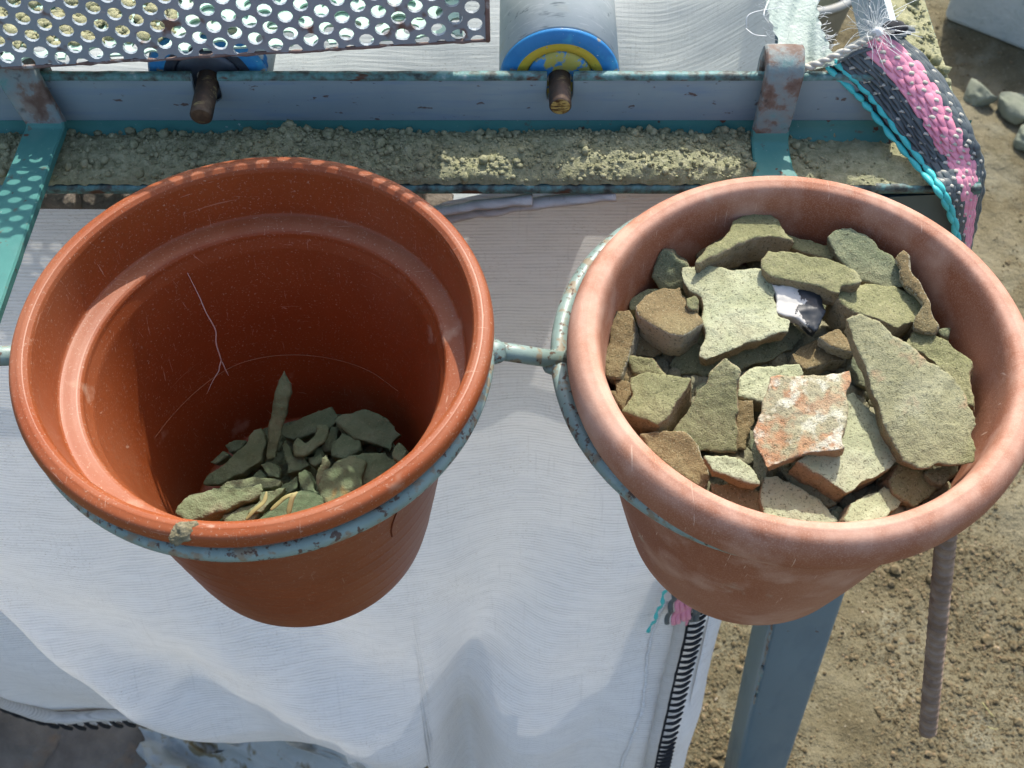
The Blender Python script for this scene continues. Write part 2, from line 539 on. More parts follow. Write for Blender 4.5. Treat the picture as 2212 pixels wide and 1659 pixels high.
m_strap_white = surf('cream_plastic_weft', [(.3, (.40, .39, .33)), (.7, (.54, .53, .46))], 90, rough=.5)
m_strap_back = surf('dark_strap_backing', [(.3, (.03, .04, .043)), (.7, (.05, .065, .07))], 90, rough=.6)
m_rebar = surf('weathered_rebar', [(.3, (.15, .10, .07)), (.55, (.25, .18, .13)), (.75, (.33, .27, .21))], 70, layers=[(RUST, 110, .60, .72, None, None, .6)], rough=.65, bumps=[(500, .5, .0006)], spec=.35)

m_ground = surf('dry_earth', [(.3, (.095, .078, .044)), (.5, (.14, .122, .075)), (.7, (.20, .18, .12))], 6, 9, layers=[((.20, .19, .135), 10, .54, .68, None, None, .7), 
    ((.24, .21, .14), 160, .58, .72, None, None, .7), ((.10, .09, .05), 60, .60, .72, None, None, .6)], rough=1.0, bumps=[(60, .9, .01), (300, .8, .003)], spec=.05)
m_pebble = NT('earth_crumbs')
_t = m_pebble
_n = _t.noise(110, 2, .6)
_c = _t.ramp(_n, [(.28, (.060, .046, .025)), (.44, (.115, .088, .050)), (.55, (.155, .130, .078)), (.66, (.21, .14, .078)), (.76, (.40, .37, .29))])
_c = _t.mix(_t.ramp(_t.noise(900, 4), [(.4, 0.0), (.7, .5)]), _c, (.17, .14, .08))
_t.l(_c, _t.p.inputs['Base Color'])
_t.p.inputs['Roughness'].default_value = 1
_t.p.inputs['Specular IOR Level'].default_value = .05
m_pebble = _t.m
m_rock = surf('dark_earthy_rock', [(.3, (.10, .085, .07)), (.7, (.20, .17, .14))], 20, 8, rough=.95, bumps=[(60, .8, .006), (400, .6, .001)], layers=[((.24, .15, .09), 14, .58, .72)])
m_stone = surf('pale_stone', [(.3, (.16, .18, .13)), (.7, (.24, .25, .19))], 25, 8, rough=.95, bumps=[(80, .7, .004), (500, .6, .001)])
m_block = surf('pale_concrete', [(.3, (.38, .44, .44)), (.7, (.48, .53, .53))], 18, 8, rough=.95, bumps=[(150, .6, .004), (700, .5, .001)], layers=[((.28, .33, .33), 60, .58, .72, None, None, .6)])
m_bag = surf('dirty_plastic_bag', [(.3, (.30, .32, .31)), (.7, (.40, .42, .40))], 10, layers=[((.17, .14, .08), 22, .53, .60, (1.6, .3, 1), (0, 0, .7)), ((.24, .20, .12), 50, .62, .70)], rough=.65, spec=.3)
m_bucket = surf('grey_plastic_bucket', [(.3, (.26, .28, .27)), (.7, (.36, .37, .35))], 12, rough=.6, layers=[((.33, .30, .22), 20, .52, .75)])

# ------------------------------------------------------------------ ground (structure)
fine = np.arange(-.95, 1.75, .009)
gx = np.concatenate([-np.geomspace(40, 1.0, 24), fine, np.geomspace(1.8, 40, 24)])
fy = np.arange(-.1, 2.6, .009)
gy = np.concatenate([-np.geomspace(40, .15, 24), fy, np.geomspace(2.65, 60, 24)])
X, Y = np.meshgrid(gx, gy, indexing='ij')
P = np.stack([X.ravel(), Y.ravel(), 0 * X.ravel()], -1)
z = GZ + .010 * fbm(P * 7, 3, 3) + .0035 * fbm(P * 45, 5, 3)
P[:, 2] = z
ground = mk('ground', P, grid_faces(len(gx), len(gy)), m_ground)
tag(ground, 'dry brown trampled earth under the stand', kind='structure')

r = np.random.default_rng(21)


def ground_z(x, y):
    Q = np.stack([x, y, 0 * x], -1)
    return GZ + .010 * fbm(Q * 7, 3, 3) + .0035 * fbm(Q * 45, 5, 3)


n1, n2 = 66000, 15000
xa = np.concatenate([r.uniform(.12, .80, n1), r.uniform(.3, 1.5, n2)])
ya = np.concatenate([r.uniform(.32, 1.05, n1), r.uniform(.95, 2.4, n2)])
pk = fbm(np.stack([xa * 9, ya * 9, 0 * xa], -1), 91, 3)
keep = r.uniform(0, 1, len(xa)) < np.clip(.55 + 1.1 * pk, .06, 1)
ra = np.clip(np.exp(r.normal(-6.88, .58, n1 + n2)), .0007, .0105)
ra[n1:] *= 1.1
xa, ya, ra = xa[keep], ya[keep], ra[keep]
pts = np.stack([xa, ya, ground_z(xa, ya) + ra * .25], -1)
V, F = clods(pts, ra, 5, 1, .8)
tw = []
for q in range(12):
    x0_, y0_ = r.uniform(.2, .75), r.uniform(.38, 1.6)
    a_ = r.uniform(0, 6.28)
    ln_ = r.uniform(.008, .03)
    b_ = np.array([math.cos(a_), math.sin(a_), 0]) * ln_
    p0_ = np.array([x0_, y0_, GZ + .012])
    tw.append(tube(catmull([p0_, p0_ + b_ * .5 + r.normal(0, .001, 3), p0_ + b_], 6), r.uniform(.0004, .0008), 5))
Vt, Ft = join(tw)
litter = mk('straw_litter', Vt, Ft, m_straw)
tag(litter, 'scattered bits of dry straw on the ground', 'litter', kind='stuff')
crumbs = mk('earth_crumbs', V, F, m_pebble, smooth=False)
tag(crumbs, 'loose crumbs and pebbles strewn over the dry ground', 'crumbs', kind='stuff')


def rock(name, label, cat, px, py, size, mat, seed, squash=(1, .8, .7), group=None, z=None, rough=.28, y=None):
    c = at_z(px, py, GZ + size * squash[2] * .6) if z is None else at_z(px, py, z)
    v, f = ico(4)
    d = 1 + rough * fbm(v * 1.3 + seed * 7.7, seed, 4)
    v = v * d[:, None] * size * np.array(squash)
    # chip a few flat faces
    rr = np.random.default_rng(seed)
    for _ in range(7):
        n = rr.normal(size=3)
        n /= np.linalg.norm(n)
        h = v @ n
        lim = size * rr.uniform(.62, .85) * .8
        v = v - np.outer(np.maximum(h - lim, 0) * .85, n)
    a = rr.uniform(0, 6)
    R = np.array([[math.cos(a), -math.sin(a), 0], [math.sin(a), math.cos(a), 0], [0, 0, 1]])
    o = mk(name, v @ R.T, f, mat)
    o.location = c
    tag(o, label, cat, group)
    return o


rock('rock', 'big dark brown rock in shade under the stitched cloth hem', 'rock', 45, 1575, .115, m_rock, 3)
rock('rock', 'low dark rounded rock lying behind the crumpled plastic bag', 'rock', 215, 1590, .10, m_rock, 9, (1.2, 1, .55))
rock('rock', 'flat grey-brown rock at the bottom edge below the big dark rock', 'rock', 105, 1668, .05, m_rock, 5, (1.3, .8, .6))
rock('stone', 'pale triangular stone on the ground beside the striped strap', 'stone', 2112, 205, .036, m_stone, 11, (1.1, .7, .6), 'stones on the shaded ground')
rock('stone', 'flat grey stone half sunk in the ground just past the triangular stone', 'stone', 2192, 235, .044, m_stone, 12, (1.2, .8, .4), 'stones on the shaded ground')
rock('stone', 'rounded grey stone cut by the picture edge below the flat stone', 'stone', 2225, 300, .040, m_stone, 14, (.8, 1, .5), 'stones on the shaded ground')

# crumpled bag
nu, nv = 200, 130
u, v = np.meshgrid(np.linspace(0, 1, nu), np.linspace(0, 1, nv), indexing='ij')
A0, A1, B0, B1 = at_z(150, 1720, GZ + .05), at_z(900, 1730, GZ + .05), at_z(330, 1480, GZ + .05), at_z(800, 1540, GZ + .05)
S = (A0[None] * ((1 - u) * (1 - v)).ravel()[:, None] + A1[None] * (u * (1 - v)).ravel()[:, None] + B0[None] * ((1 - u) * v).ravel()[:, None] + B1[None] * (u * v).ravel()[:, None])
Q = np.stack([u.ravel() * 3.2 + v.ravel() * 2.0, v.ravel() * 1.2 - u.ravel() * 1.3, 0 * u.ravel()], -1)
rid = 1 - np.abs(vnoise(Q * 1.1, 31)) - .5 * np.abs(vnoise(Q * 2.9 + 3, 32))
S[:, 2] += .055 * (rid - .5) + .10 * np.sin(np.pi * u.ravel()) * np.sin(np.pi * np.clip(v.ravel(), 0, 1)) - .03 + .004 * (1 - 2 * np.abs(vnoise(Q * 8, 33)))
S[:, 0] += .012 * vnoise(Q * 3, 35)
S[:, 1] += .012 * vnoise(Q * 3, 36)
S[:, 2] = np.maximum(S[:, 2], GZ + .004)
bag = mk('plastic_bag', S, grid_faces(nu, nv), m_bag, origin=S.mean(0))
so = bag.modifiers.new('thickness', 'SOLIDIFY')
so.thickness = .0006
tag(bag, 'crumpled dirty white plastic bag on the ground beneath the hanging cloth', 'plastic bag')

# concrete block and bucket beyond the stand
def rounded_box(sx, sy, sz, bev, name, mat, seg=3):
    bm = bmesh.new()
    bmesh.ops.create_cube(bm, size=1)
    for q in bm.verts:
        q.co = (q.co.x * sx, q.co.y * sy, q.co.z * sz)
    bmesh.ops.bevel(bm, geom=bm.edges[:], offset=bev, segments=seg, affect='EDGES', profile=.5)
    me = bpy.data.meshes.new(name)
    bm.to_mesh(me)
    bm.free()
    me.polygons.foreach_set('use_smooth', [True] * len(me.polygons))
    me.materials.append(mat)
    o = bpy.data.objects.new(name, me)
    C.objects.link(o)
    return o


blk = rounded_box(.34, .26, .24, .014, 'concrete_block', m_block)
pb = at_z(2112, 140, GZ)
yaw = math.radians(-35)
blk.location = (pb[0] + .15 * math.cos(yaw) - .12 * math.sin(yaw) * -1 * -1 - .02, pb[1] + .15, GZ + .117)
blk.rotation_euler = (0, 0, yaw)
tag(blk, 'pale blue-grey rough block on the ground beyond the stand', 'block')

bc = at_z(1722, -30, GZ + .17)
prof = [(0, .004), (.085, .004), (.112, .20), (.118, .20), (.122, .192), (.122, .204), (.110, .206), (.106, .20), (.082, .012), (0, .012)]
V, F = lathe(prof, (0, 0, 0), 64)
bucket = thing('bucket', 'grey plastic bucket with a stone in it behind the frayed cloth', 'bucket', (bc[0], bc[1], GZ))
mk('bucket_body', V, F, m_bucket, bucket)
rock('stone', 'pale angular stone lying inside the grey bucket', 'stone', 1775, 22, .045, m_stone, 23, (.8, .7, 1.2), z=GZ + .11)

# ------------------------------------------------------------------ the stand
YB = .488           # face of the rail's upright flange
FL = .040           # flange width
XR = .247           # outer end of the frame on the right
stand = thing('sieve_stand', 'blue-grey welded angle-iron stand carrying the rollers', 'stand', (0, YB, GZ))


def part(name, V, F, mat, root, smooth=True, uv=None):
    V = np.asarray(V, float) - np.array(root.location)
    return mk(name, V, F, mat, root, smooth, uv)


SHX = (-.1595, .0250)   # roller shaft positions
SHZ = .032
th = .0035
xl, xr_ = -.62, XR - .040
# upright flange with open slots for the shafts: outline in the XZ plane
out = [(xl, -.002), (xr_, -.002), (xr_, .040)]
for sx_ in sorted(SHX, reverse=True):
    w = .0068
    out += [(sx_ + w, .040), (sx_ + w, SHZ - .004)]
    for a in np.linspace(0, -math.pi, 8)[1:-1]:
        out.append((sx_ + w * math.cos(a), SHZ - .004 + w * math.sin(a)))
    out += [(sx_ - w, SHZ - .004), (sx_ - w, .040)]
out += [(xl, .040)]
n = len(out)
Vf = [(x, YB, zz) for x, zz in out] + [(x, YB + th, zz) for x, zz in out]
Ff = [tuple(range(n)), tuple(range(2 * n - 1, n - 1, -1))] + [(i, i + n, (i + 1) % n + n, (i + 1) % n) for i in range(n)]
up_ = part('upright_flange', Vf, Ff, m_rail, stand, smooth=False)
bv = up_.modifiers.new('b', 'BEVEL')
bv.width = .0007
bv.segments = 2
bv.limit_method = 'ANGLE'
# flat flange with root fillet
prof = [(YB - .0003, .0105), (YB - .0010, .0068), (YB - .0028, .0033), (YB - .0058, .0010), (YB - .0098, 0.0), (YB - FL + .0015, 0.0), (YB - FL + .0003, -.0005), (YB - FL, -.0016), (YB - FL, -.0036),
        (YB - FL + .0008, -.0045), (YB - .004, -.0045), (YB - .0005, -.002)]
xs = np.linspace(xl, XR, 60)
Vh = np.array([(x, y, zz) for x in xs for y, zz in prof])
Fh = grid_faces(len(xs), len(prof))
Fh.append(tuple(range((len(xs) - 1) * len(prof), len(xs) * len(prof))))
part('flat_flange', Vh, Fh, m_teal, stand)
ends = [xl] + [q for sx_ in sorted(SHX) for q in (sx_ - .0069, sx_ + .0069)] + [xr_]
for a_, b_ in zip(ends[::2], ends[1::2]):
    xs_ = np.linspace(a_, b_, max(4, int((b_ - a_) / .003)))
    pr_ = [(YB - .0006, .0380), (YB - .0007, .0398), (YB + .0002, .0412), (YB + th - .0002, .0412), (YB + th + .0007, .0400), (YB + th + .0006, .0380)]
    Ve = np.array([(q, y, zz) for q in xs_ for y, zz in pr_])
    Ve[:, 2] += .0003 * vnoise(Ve * 130, 5)
    part('worn_top_edge', Ve, grid_faces(len(xs_), len(pr_)), m_edge, stand)
xs_ = np.linspace(xl, XR, 260)
pr_ = [(YB - FL + .0030, .0003), (YB - FL + .0010, .0003), (YB - FL - .0004, -.0008), (YB - FL - .0005, -.0036), (YB - FL + .0006, -.0050)]
Ve = np.array([(q, y, zz) for q in xs_ for y, zz in pr_])
Ve[:, 2] += .0002 * vnoise(Ve * 130, 7)
part('worn_lip', Ve, grid_faces(len(xs_), len(pr_)), m_edge, stand)
# side rail running back
xv = XR - FL
V, F = box(xv - th, xv, YB + .004, .900, -.002, .040)
part('side_upright_flange', V, F, m_rail, stand, smooth=False)
V, F = box(xv + .0003, XR, YB - .002, .900, -.0045, -.0002)
part('side_flat_flange', V, F, m_teal, stand, smooth=False)
V, F = box(-.62, XR, .902, .906, -.002, .040)
part('rear_rail', V, F, m_rail, stand, smooth=False)
V, F = box(-.62, xv - .0045, .626, .629, .020, .040)
part('bearing_rail', V, F, m_rail, stand, smooth=False)


def leg(p0, p1, w, d, name):
    p0, p1 = np.array(p0), np.array(p1)
    ax = (p1 - p0) / np.linalg.norm(p1 - p0)
    e1 = np.array([1, 0, 0]) - ax * ax[0]
    e1 /= np.linalg.norm(e1)
    e2 = np.cross(ax, e1)
    ring_ = []
    rr = .006
    for cx_, cy_, a0 in ((w / 2 - rr, d / 2 - rr, 0), (-w / 2 + rr, d / 2 - rr, 90), (-w / 2 + rr, -d / 2 + rr, 180), (w / 2 - rr, -d / 2 + rr, 270)):
        for a in np.radians(a0 + np.linspace(0, 90, 5)):
            ring_.append((cx_ + rr * math.cos(a), cy_ + rr * math.sin(a)))
    k = len(ring_)
    ts = np.linspace(0, 1, 12)
    V = np.array([p0 + (p1 - p0) * t + e1 * a + e2 * b for t in ts for a, b in ring_])
    F = []
    for i in range(len(ts) - 1):
        for j in range(k):
            F.append((i * k + j, i * k + (j + 1) % k, (i + 1) * k + (j + 1) % k, (i + 1) * k + j))
    F += [tuple(range(k)), tuple((len(ts) - 1) * k + j for j in range(k))]
    return part(name, V, F, m_leg, stand)


# right front leg: front-face edges read off two heights, the leg splays outward and reaches the ground
fa = (at_y(1675, 1323, .448) + at_y(1810, 1323, .448)) / 2
fb = (at_y(1598, 1659, .448) + at_y(1695, 1659, .448)) / 2
dirv = (fb - fa) / (fb[2] - fa[2])
lt = fa + dirv * (-.0055 - fa[2])
lb = fa + dirv * (GZ - fa[2])
off = np.array([0, .029, 0])
leg(lt + off, lb + off, .060, .058, 'leg')
leg((.215, .87, -.006), (.30, .87, GZ), .058, .058, 'leg')
leg((-.59, .477, -.006), (-.78, .477, GZ), .058, .058, 'leg')
leg((-.59, .87, -.006), (-.78, .87, GZ), .058, .058, 'leg')
# rusty weld seam along the leg corner
e0, e1_ = at_y(1672, 1330, .4465), at_y(1602, 1640, .4465)
pp = np.array([e0 + (e1_ - e0) * t for t in np.linspace(0, .55, 40)])
pp[:, 0] += .0012 * vnoise(pp * 160, 3)
V, F = tube(pp, .0010 + .0012 * np.clip(vnoise(pp * 90, 8), 0, 1), 6)
part('weld_seam', V, F, m_hook, stand)

# ------------------------------------------------------------------ soil lying on the rail
nx, ny = 520, 46
xs = np.linspace(-.30, .232, nx)
ys = np.linspace(YB - FL + .0012, YB - .0008, ny)
hx = lambda x: interp(x, [-.30, -.25, -.20, -.155, -.125, -.09, -.05, 0, .045, .09, .12, .142, .165, .20, .232], [.0045, .0055, .0065, .0090, .0140, .0110, .0085, .0085, .0100, .0090, .0080, .0045, .0022, .0011, .0004])
X, Y = np.meshgrid(xs, ys, indexing='ij')
s_ = (Y - ys[0]) / (ys[-1] - ys[0])
prf = interp(s_.ravel(), [0, .03, .14, .45, .66, .82, .93, 1], [.10, .50, .86, 1.0, 1.0, .74, .45, .30]).reshape(s_.shape)
Q = np.stack([X.ravel(), Y.ravel(), 0 * X.ravel()], -1)
nz = fbm(Q * 60, 40, 3).reshape(X.shape)
nz2 = fbm(Q * 330, 44, 3).reshape(X.shape)
hgt = hx(X) * prf * (1 + .22 * nz) + .0010 * nz2 * np.minimum(1, hx(X) / .006) + .0004
# thin, patchy edge towards the upright
hgt = np.where((X > .15), hgt + .0002 * nz2 - .0006 * (nz < -.1), hgt)
V0 = np.stack([X.ravel(), Y.ravel(), hgt.ravel() + .0001], -1)
F0 = grid_faces(nx, ny)
r = np.random.default_rng(3)
nc = 11000
cx_ = r.uniform(-.298, .225, nc)
cs = r.uniform(.02, .97, nc)
keep = r.uniform(0, 1, nc) < np.clip(hx(cx_) / .010, .10, 1)
cx_, cs = cx_[keep], cs[keep]
cr = np.clip(np.exp(r.normal(-7.75, .60, len(cx_))), .00028, .0030)
big = r.uniform(size=len(cx_)) < .016
cr[big] = r.uniform(.0012, .0032, big.sum())
cs = np.where(big & (r.uniform(size=len(cx_)) < .6), .80 + .17 * r.uniform(size=len(cx_)), cs)


def soil_z(x, s):
    i = np.clip(((x + .30) / .532 * (nx - 1)).astype(int), 0, nx - 1)
    j = np.clip((s * (ny - 1)).astype(int), 0, ny - 1)
    return hgt[i, j]


pts = np.stack([cx_, ys[0] + cs * (ys[-1] - ys[0]), soil_z(cx_, cs) + cr * .45], -1)
V1, F1 = clods(pts, cr, 6, 1, .9)
V, F = join([(V0, F0), (V1, F1)])
soil = mk('soil', V, F, m_soil)
tag(soil, 'crumbly grey-brown soil heaped along the flat of the front rail', 'soil', kind='stuff')
# thin dust on the side rail
nx2, ny2 = 60, 200
X, Y = np.meshgrid(np.linspace(xv + .001, XR - .0006, nx2), np.linspace(YB - .002, .81, ny2), indexing='ij')
Q = np.stack([X.ravel(), Y.ravel(), 0 * X.ravel()], -1)
sx_ = ((X - xv) / FL).ravel()
hh = .0009 + (.0055 * np.sin(np.pi * np.clip(sx_ * .9 + .1, 0, 1)) + .0012 * fbm(Q * 250, 50, 3)) * np.clip(1 + .4 * fbm(Q * 40, 52, 2), .3, 2) * np.clip(1 - sx_ * .4, 0, 1)
V0 = np.stack([X.ravel(), Y.ravel(), hh], -1)
n = 900
pp = np.stack([r.uniform(xv + .003, XR - .003, n), r.uniform(YB, .80, n), np.full(n, .0045)], -1)
V1, F1 = clods(pp, np.clip(np.exp(r.normal(-6.9, .6, n)), .0005, .0045), 8, 1, .9)
V, F = join([(V0, grid_faces(nx2, ny2)), (V1, F1)])
o = mk('soil', V, F, m_soil)
tag(o, 'dusty soil lying along the side rail beside the striped strap', 'soil', kind='stuff')

# ------------------------------------------------------------------ rollers
def ylathe(prof, x, z, y0, seg=72):
    prof = np.array(prof, float)
    n = len(prof)
    a = np.linspace(0, 2 * math.pi, seg, endpoint=False)
    V = np.stack([x + prof[None, :, 0] * np.cos(a)[:, None], np.broadcast_to(y0 + prof[None, :, 1], (seg, n)), z + prof[None, :, 0] * np.sin(a)[:, None]], -1).reshape(-1, 3)
    return V, [f[::-1] for f in grid_faces(seg, n, wrap=True)]


def roller(x, label, shell_m, cap_m, ring_m, hub_m, tip, end_m):
    yc = YB + .0085
    R = .0318
    t = thing('roller', label, 'roller', (x, yc, SHZ), 'conveyor rollers on the stand')
    V, F = ylathe([(R - .002, .0022), (R, .0022), (R, .125), (R - .002, .125)], x, SHZ, yc)
    part('tube', V, F, shell_m, t)
    V, F = ylathe([(R - .0022, .004), (R - .0004, .0012), (R - .0015, -.0002), (.0262, -.0012), (.0245, -.0012), (.0232, -.0009)], x, SHZ, yc)
    part('end_cap', V, F, cap_m, t)
    V, F = ylathe([(.0232, -.0009), (.0210, -.0007), (.0182, -.0006), (.0178, .0012), (.0171, .0012)], x, SHZ, yc)
    part('seal_ring', V, F, ring_m, t)
    V, F = ylathe([(.0171, .0012), (.0168, -.0003), (.013, -.0008), (.0065, -.0008), (.0062, .0)], x, SHZ, yc)
    part('hub', V, F, hub_m, t)
    V, F = ylathe([(.0058, .01), (.0058, -(yc - tip) + .0008), (.0050, -(yc - tip))], x, SHZ, yc, 40)
    sh = part('shaft', V, F, m_shaft, t)
    V, F = ylathe([(.0050, -(yc - tip)), (.0030, -(yc - tip) - .0003), (0, -(yc - tip) - .0003)], x, SHZ, yc, 40)
    part('shaft_end', V, F, end_m, t)
    return t


roller(SHX[1], 'conveyor roller with a blue and yellow painted end cap', m_galv, m_blue, m_yellow, m_hub, YB - .0135, m_brass)
roller(SHX[0], 'conveyor roller with a dark hub under the perforated sieve', m_white_tube, m_blue, m_bearing, m_bearing, YB - .021, m_shaft)

# ------------------------------------------------------------------ perforated sieve tray
def perf(Lx, Ly, pitch, hr, ang, seg=12, off=(0, 0)):
    """hexagonally perforated sheet in 2-D, clipped to [0,Lx]x[0,Ly]"""
    ca, sa = math.cos(ang), math.sin(ang)
    a = np.array([ca, sa]) * pitch
    b = np.array([math.cos(ang + math.pi / 3), math.sin(ang + math.pi / 3)]) * pitch
    Rh = pitch / math.sqrt(3)
    N = int((Lx + Ly) / pitch * 1.3) + 4
    vid, V, F = {}, [], []

    def vtx(p):
        k = (round(p[0] * 2e5), round(p[1] * 2e5))
        if k not in vid:
            vid[k] = len(V)
            V.append((p[0], p[1], 0))
        return vid[k]
    for i in range(-N, N):
        for j in range(-N, N):
            c = a * i + b * j + np.array(off)
            if not (-pitch < c[0] < Lx + pitch and -pitch < c[1] < Ly + pitch):
                continue
            O, I = [], []
            for k in range(12):
                t = ang + math.pi / 6 + k * math.pi / 6
                ro = Rh if k % 2 == 0 else pitch / 2
                O.append(vtx((c[0] + ro * math.cos(t), c[1] + ro * math.sin(t))))
                I.append(vtx((c[0] + hr * math.cos(t), c[1] + hr * math.sin(t))))
            for k in range(12):
                k2 = (k + 1) % 12
                F.append((O[k], O[k2], I[k2], I[k]))
    bm = bmesh.new()
    bv_ = [bm.verts.new(p) for p in V]
    for f in F:
        try:
            bm.faces.new([bv_[q] for q in f])
        except ValueError:
            pass
    for co, no in (((0, 0, 0), (-1, 0, 0)), ((Lx, 0, 0), (1, 0, 0)), ((0, 0, 0), (0, -1, 0)), ((0, Ly, 0), (0, 1, 0))):
        bmesh.ops.bisect_plane(bm, geom=bm.verts[:] + bm.edges[:] + bm.faces[:], plane_co=co, plane_no=no, clear_outer=True)
    bm.verts.index_update()
    V = np.array([q.co[:] for q in bm.verts])
    F = [tuple(q.index for q in f.verts) for f in bm.faces]
    bm.free()
    return V, F


YW = .4745
XE = -.0118
zb = lambda x: interp(x, [-.5, -.27, XE], [.040, .0562, .0742])
tray = thing('sieve_tray', 'grey perforated metal sieve tray resting above the rollers', 'sieve', (-.25, YW + .08, .06))
V, F = perf(.49, .062, .01025, .0037, math.radians(-24), off=(.003, .0015))
x = XE - .49 + V[:, 0]
wob = .0007 * vnoise(np.stack([x * 90, 0 * x, 0 * x], -1), 4)
W = np.stack([x, YW + .0004 * vnoise(np.stack([x * 12, V[:, 1] * 12, 0 * x], -1), 2), zb(x) + V[:, 1] + wob * (V[:, 1] < .004)], -1)
wall = part('front_wall', W, F, m_sieve, tray, smooth=False)
q = wall.modifiers.new('t', 'SOLIDIFY')
q.thickness = .0016
q.offset = 0
V, F = perf(.47, .125, .0112, .0040, math.radians(8), off=(.004, .003))
x = XE - .012 - .47 + V[:, 0]
W = np.stack([x, YW + .0012 + V[:, 1], zb(x) + .0030 + .0004 * vnoise(np.stack([x * 30, V[:, 1] * 30, 0 * x], -1), 6)], -1)
fl = part('floor_sheet', W, F, m_sieve_floor, tray, smooth=False)
q = fl.modifiers.new('t', 'SOLIDIFY')
q.thickness = .0012
q.offset = 0
# solid strip added under the sieve floor to shade the soil on the rail
xx = np.linspace(XE - .482, XE - .012, 60)
Vs = np.array([(q, y, zb(q) + .0030 - dz_) for q in xx for y, dz_ in ((YW + .018, .0016), (YW + .062, .0016), (YW + .062, .0036), (YW + .018, .0036))])
Fs = [(i * 4 + k, i * 4 + (k + 1) % 4, (i + 1) * 4 + (k + 1) % 4, (i + 1) * 4 + k) for i in range(len(xx) - 1) for k in range(4)]
part('added_shade_strip', Vs, Fs, m_sieve_floor, tray, smooth=False)
# rusty rolled edges
xx = np.linspace(XE - .49, XE, 120)
pp = np.stack([xx, np.full_like(xx, YW - .0002), zb(xx) + .0006 + .0005 * vnoise(np.stack([xx * 90, 0 * xx, 0 * xx], -1), 4)], -1)
V, F = tube(pp, .0009 + .0005 * vnoise(pp * 200, 9), 6)
part('lower_edge', V, F, m_rust_edge, tray)
zz = np.linspace(zb(XE), zb(XE) + .062, 20)
pp = np.stack([np.full_like(zz, XE), np.full_like(zz, YW), zz], -1)
V, F = tube(pp, .0013, 6)
part('side_edge', V, F, m_rust_edge, tray)
V, F = box(XE - .0135, XE - .0122, YW + .002, YW + .127, zb(XE) + .001, zb(XE) + .058)
part('end_wall', V, F, m_sieve, tray, smooth=False)
# soil remnants on the sieve floor
n = 1500
xs_ = r.uniform(-.33, -.17, n)
pp = np.stack([xs_, r.uniform(YW + .01, YW + .06, n), zb(xs_) + .004], -1)
V, F = clods(pp, np.clip(np.exp(r.normal(-6.3, .4, n)), .0008, .004), 12, 1, .6)
o = mk('soil', V, F, m_soil)
tag(o, 'thin soil remnants lying on the floor of the perforated sieve', 'soil', kind='stuff')

# ------------------------------------------------------------------ pot holder: hooks, arms, rings
RL = np.array([-.1138, .3270, .0205])
RR = np.array([.1265, .3375, .0006])
holder = thing('pot_holder', 'teal welded steel holder with two rings hooked over the rail', 'holder', (0, .34, 0))


def ring(c, R, rr, name):
    a = np.linspace(0, 2 * math.pi, 160, endpoint=False)
    P = np.stack([c[0] + R * np.cos(a), c[1] + R * np.sin(a), np.full_like(a, c[2])], -1)
    P[:, 2] += .0003 * vnoise(P * 60, 2)
    V, F = tube(P, rr, 14, closed=True)
    return part(name, V, F, m_ring, holder)


ring(RL, .1022, .0040, 'ring')
ring(RR, .1042, .0042, 'ring')


def flat_bar(path, thick, xc, wid, mat, name):
    P = catmull(path, 90)
    n = len(P)
    T = np.gradient(P, axis=0)
    T /= np.linalg.norm(T, axis=1)[:, None]
    N = np.stack([-T[:, 1], T[:, 0]], -1)
    t = np.linspace(0, 1, n)
    X = interp(t, *xc)
    Wd = interp(t, *wid)
    c = .0009
    prof = [(-1, -1, 1, 0), (-1, -1, 0, 1), (-1, 1, 0, -1), (-1, 1, 1, 0), (1, 1, -1, 0), (1, 1, 0, -1), (1, -1, 0, 1), (1, -1, -1, 0)]
    V = []
    for i in range(n):
        for sxx, st, cx, ct in prof:
            o2 = N[i] * (st * thick / 2 + ct * c)
            V.append((X[i] + sxx * Wd[i] / 2 + cx * c, P[i, 0] + o2[0], P[i, 1] + o2[1]))
    V = np.array(V)
    V[:, 0] += .0003 * vnoise(V * 120, 3)
    F = []
    for i in range(n - 1):
        for k in range(8):
            F.append((i * 8 + k, i * 8 + (k + 1) % 8, (i + 1) * 8 + (k + 1) % 8, (i + 1) * 8 + k))
    F += [tuple(range(7, -1, -1)), tuple((n - 1) * 8 + k for k in range(8))]
    return V, F, P


# left hook and its arm
V, F, _ = flat_bar([(YB + .011, .018), (YB + .0105, .038), (YB + .006, .0475), (YB - .003, .0465), (YB - .0065, .038), (YB - .0085, .028), (YB - .0105, .0185)],
                   .0058, ([0, .5, 1], [-.2555, -.2535, -.2455]), ([0, 1], [.0245, .0200]), m_hook, 'hook')
part('hook', V, F, m_hook, holder, smooth=False)
V, F, _ = flat_bar([(YB - .0104, .0190), (YB - .0128, .0160), (YB - .019, .0152), (YB - .05, .0158), (YB - .10, .0175), (.333, .019), (.310, .0195)],
                   .0058, ([0, .3, 1], [-.2453, -.2460, -.2500]), ([0, 1], [.0200, .0215]), m_teal, 'arm')
part('arm', V, F, m_teal, holder, smooth=False)
# right hook and its arm
V, F, _ = flat_bar([(YB + .011, .020), (YB + .0105, .040), (YB + .007, .0515), (YB - .002, .0505), (YB - .0065, .044), (YB - .0095, .030), (YB - .0115, .0135)],
                   .0064, ([0, .6, 1], [.1395, .1390, .1365]), ([0, .5, 1], [.0208, .0196, .0182]), m_hook, 'hook')
part('hook', V, F, m_hook, holder, smooth=False)
V, F, _ = flat_bar([(YB - .0114, .0140), (YB - .0165, .0070), (YB - .030, .0052), (YB - .040, .0045), (.4390, .0035)],
                   .0060, ([0, 1], [.1365, .1375]), ([0, .55, .8, 1], [.0188, .0200, .0260, .0320]), m_teal, 'arm')
part('arm', V, F, m_teal, holder, smooth=False)
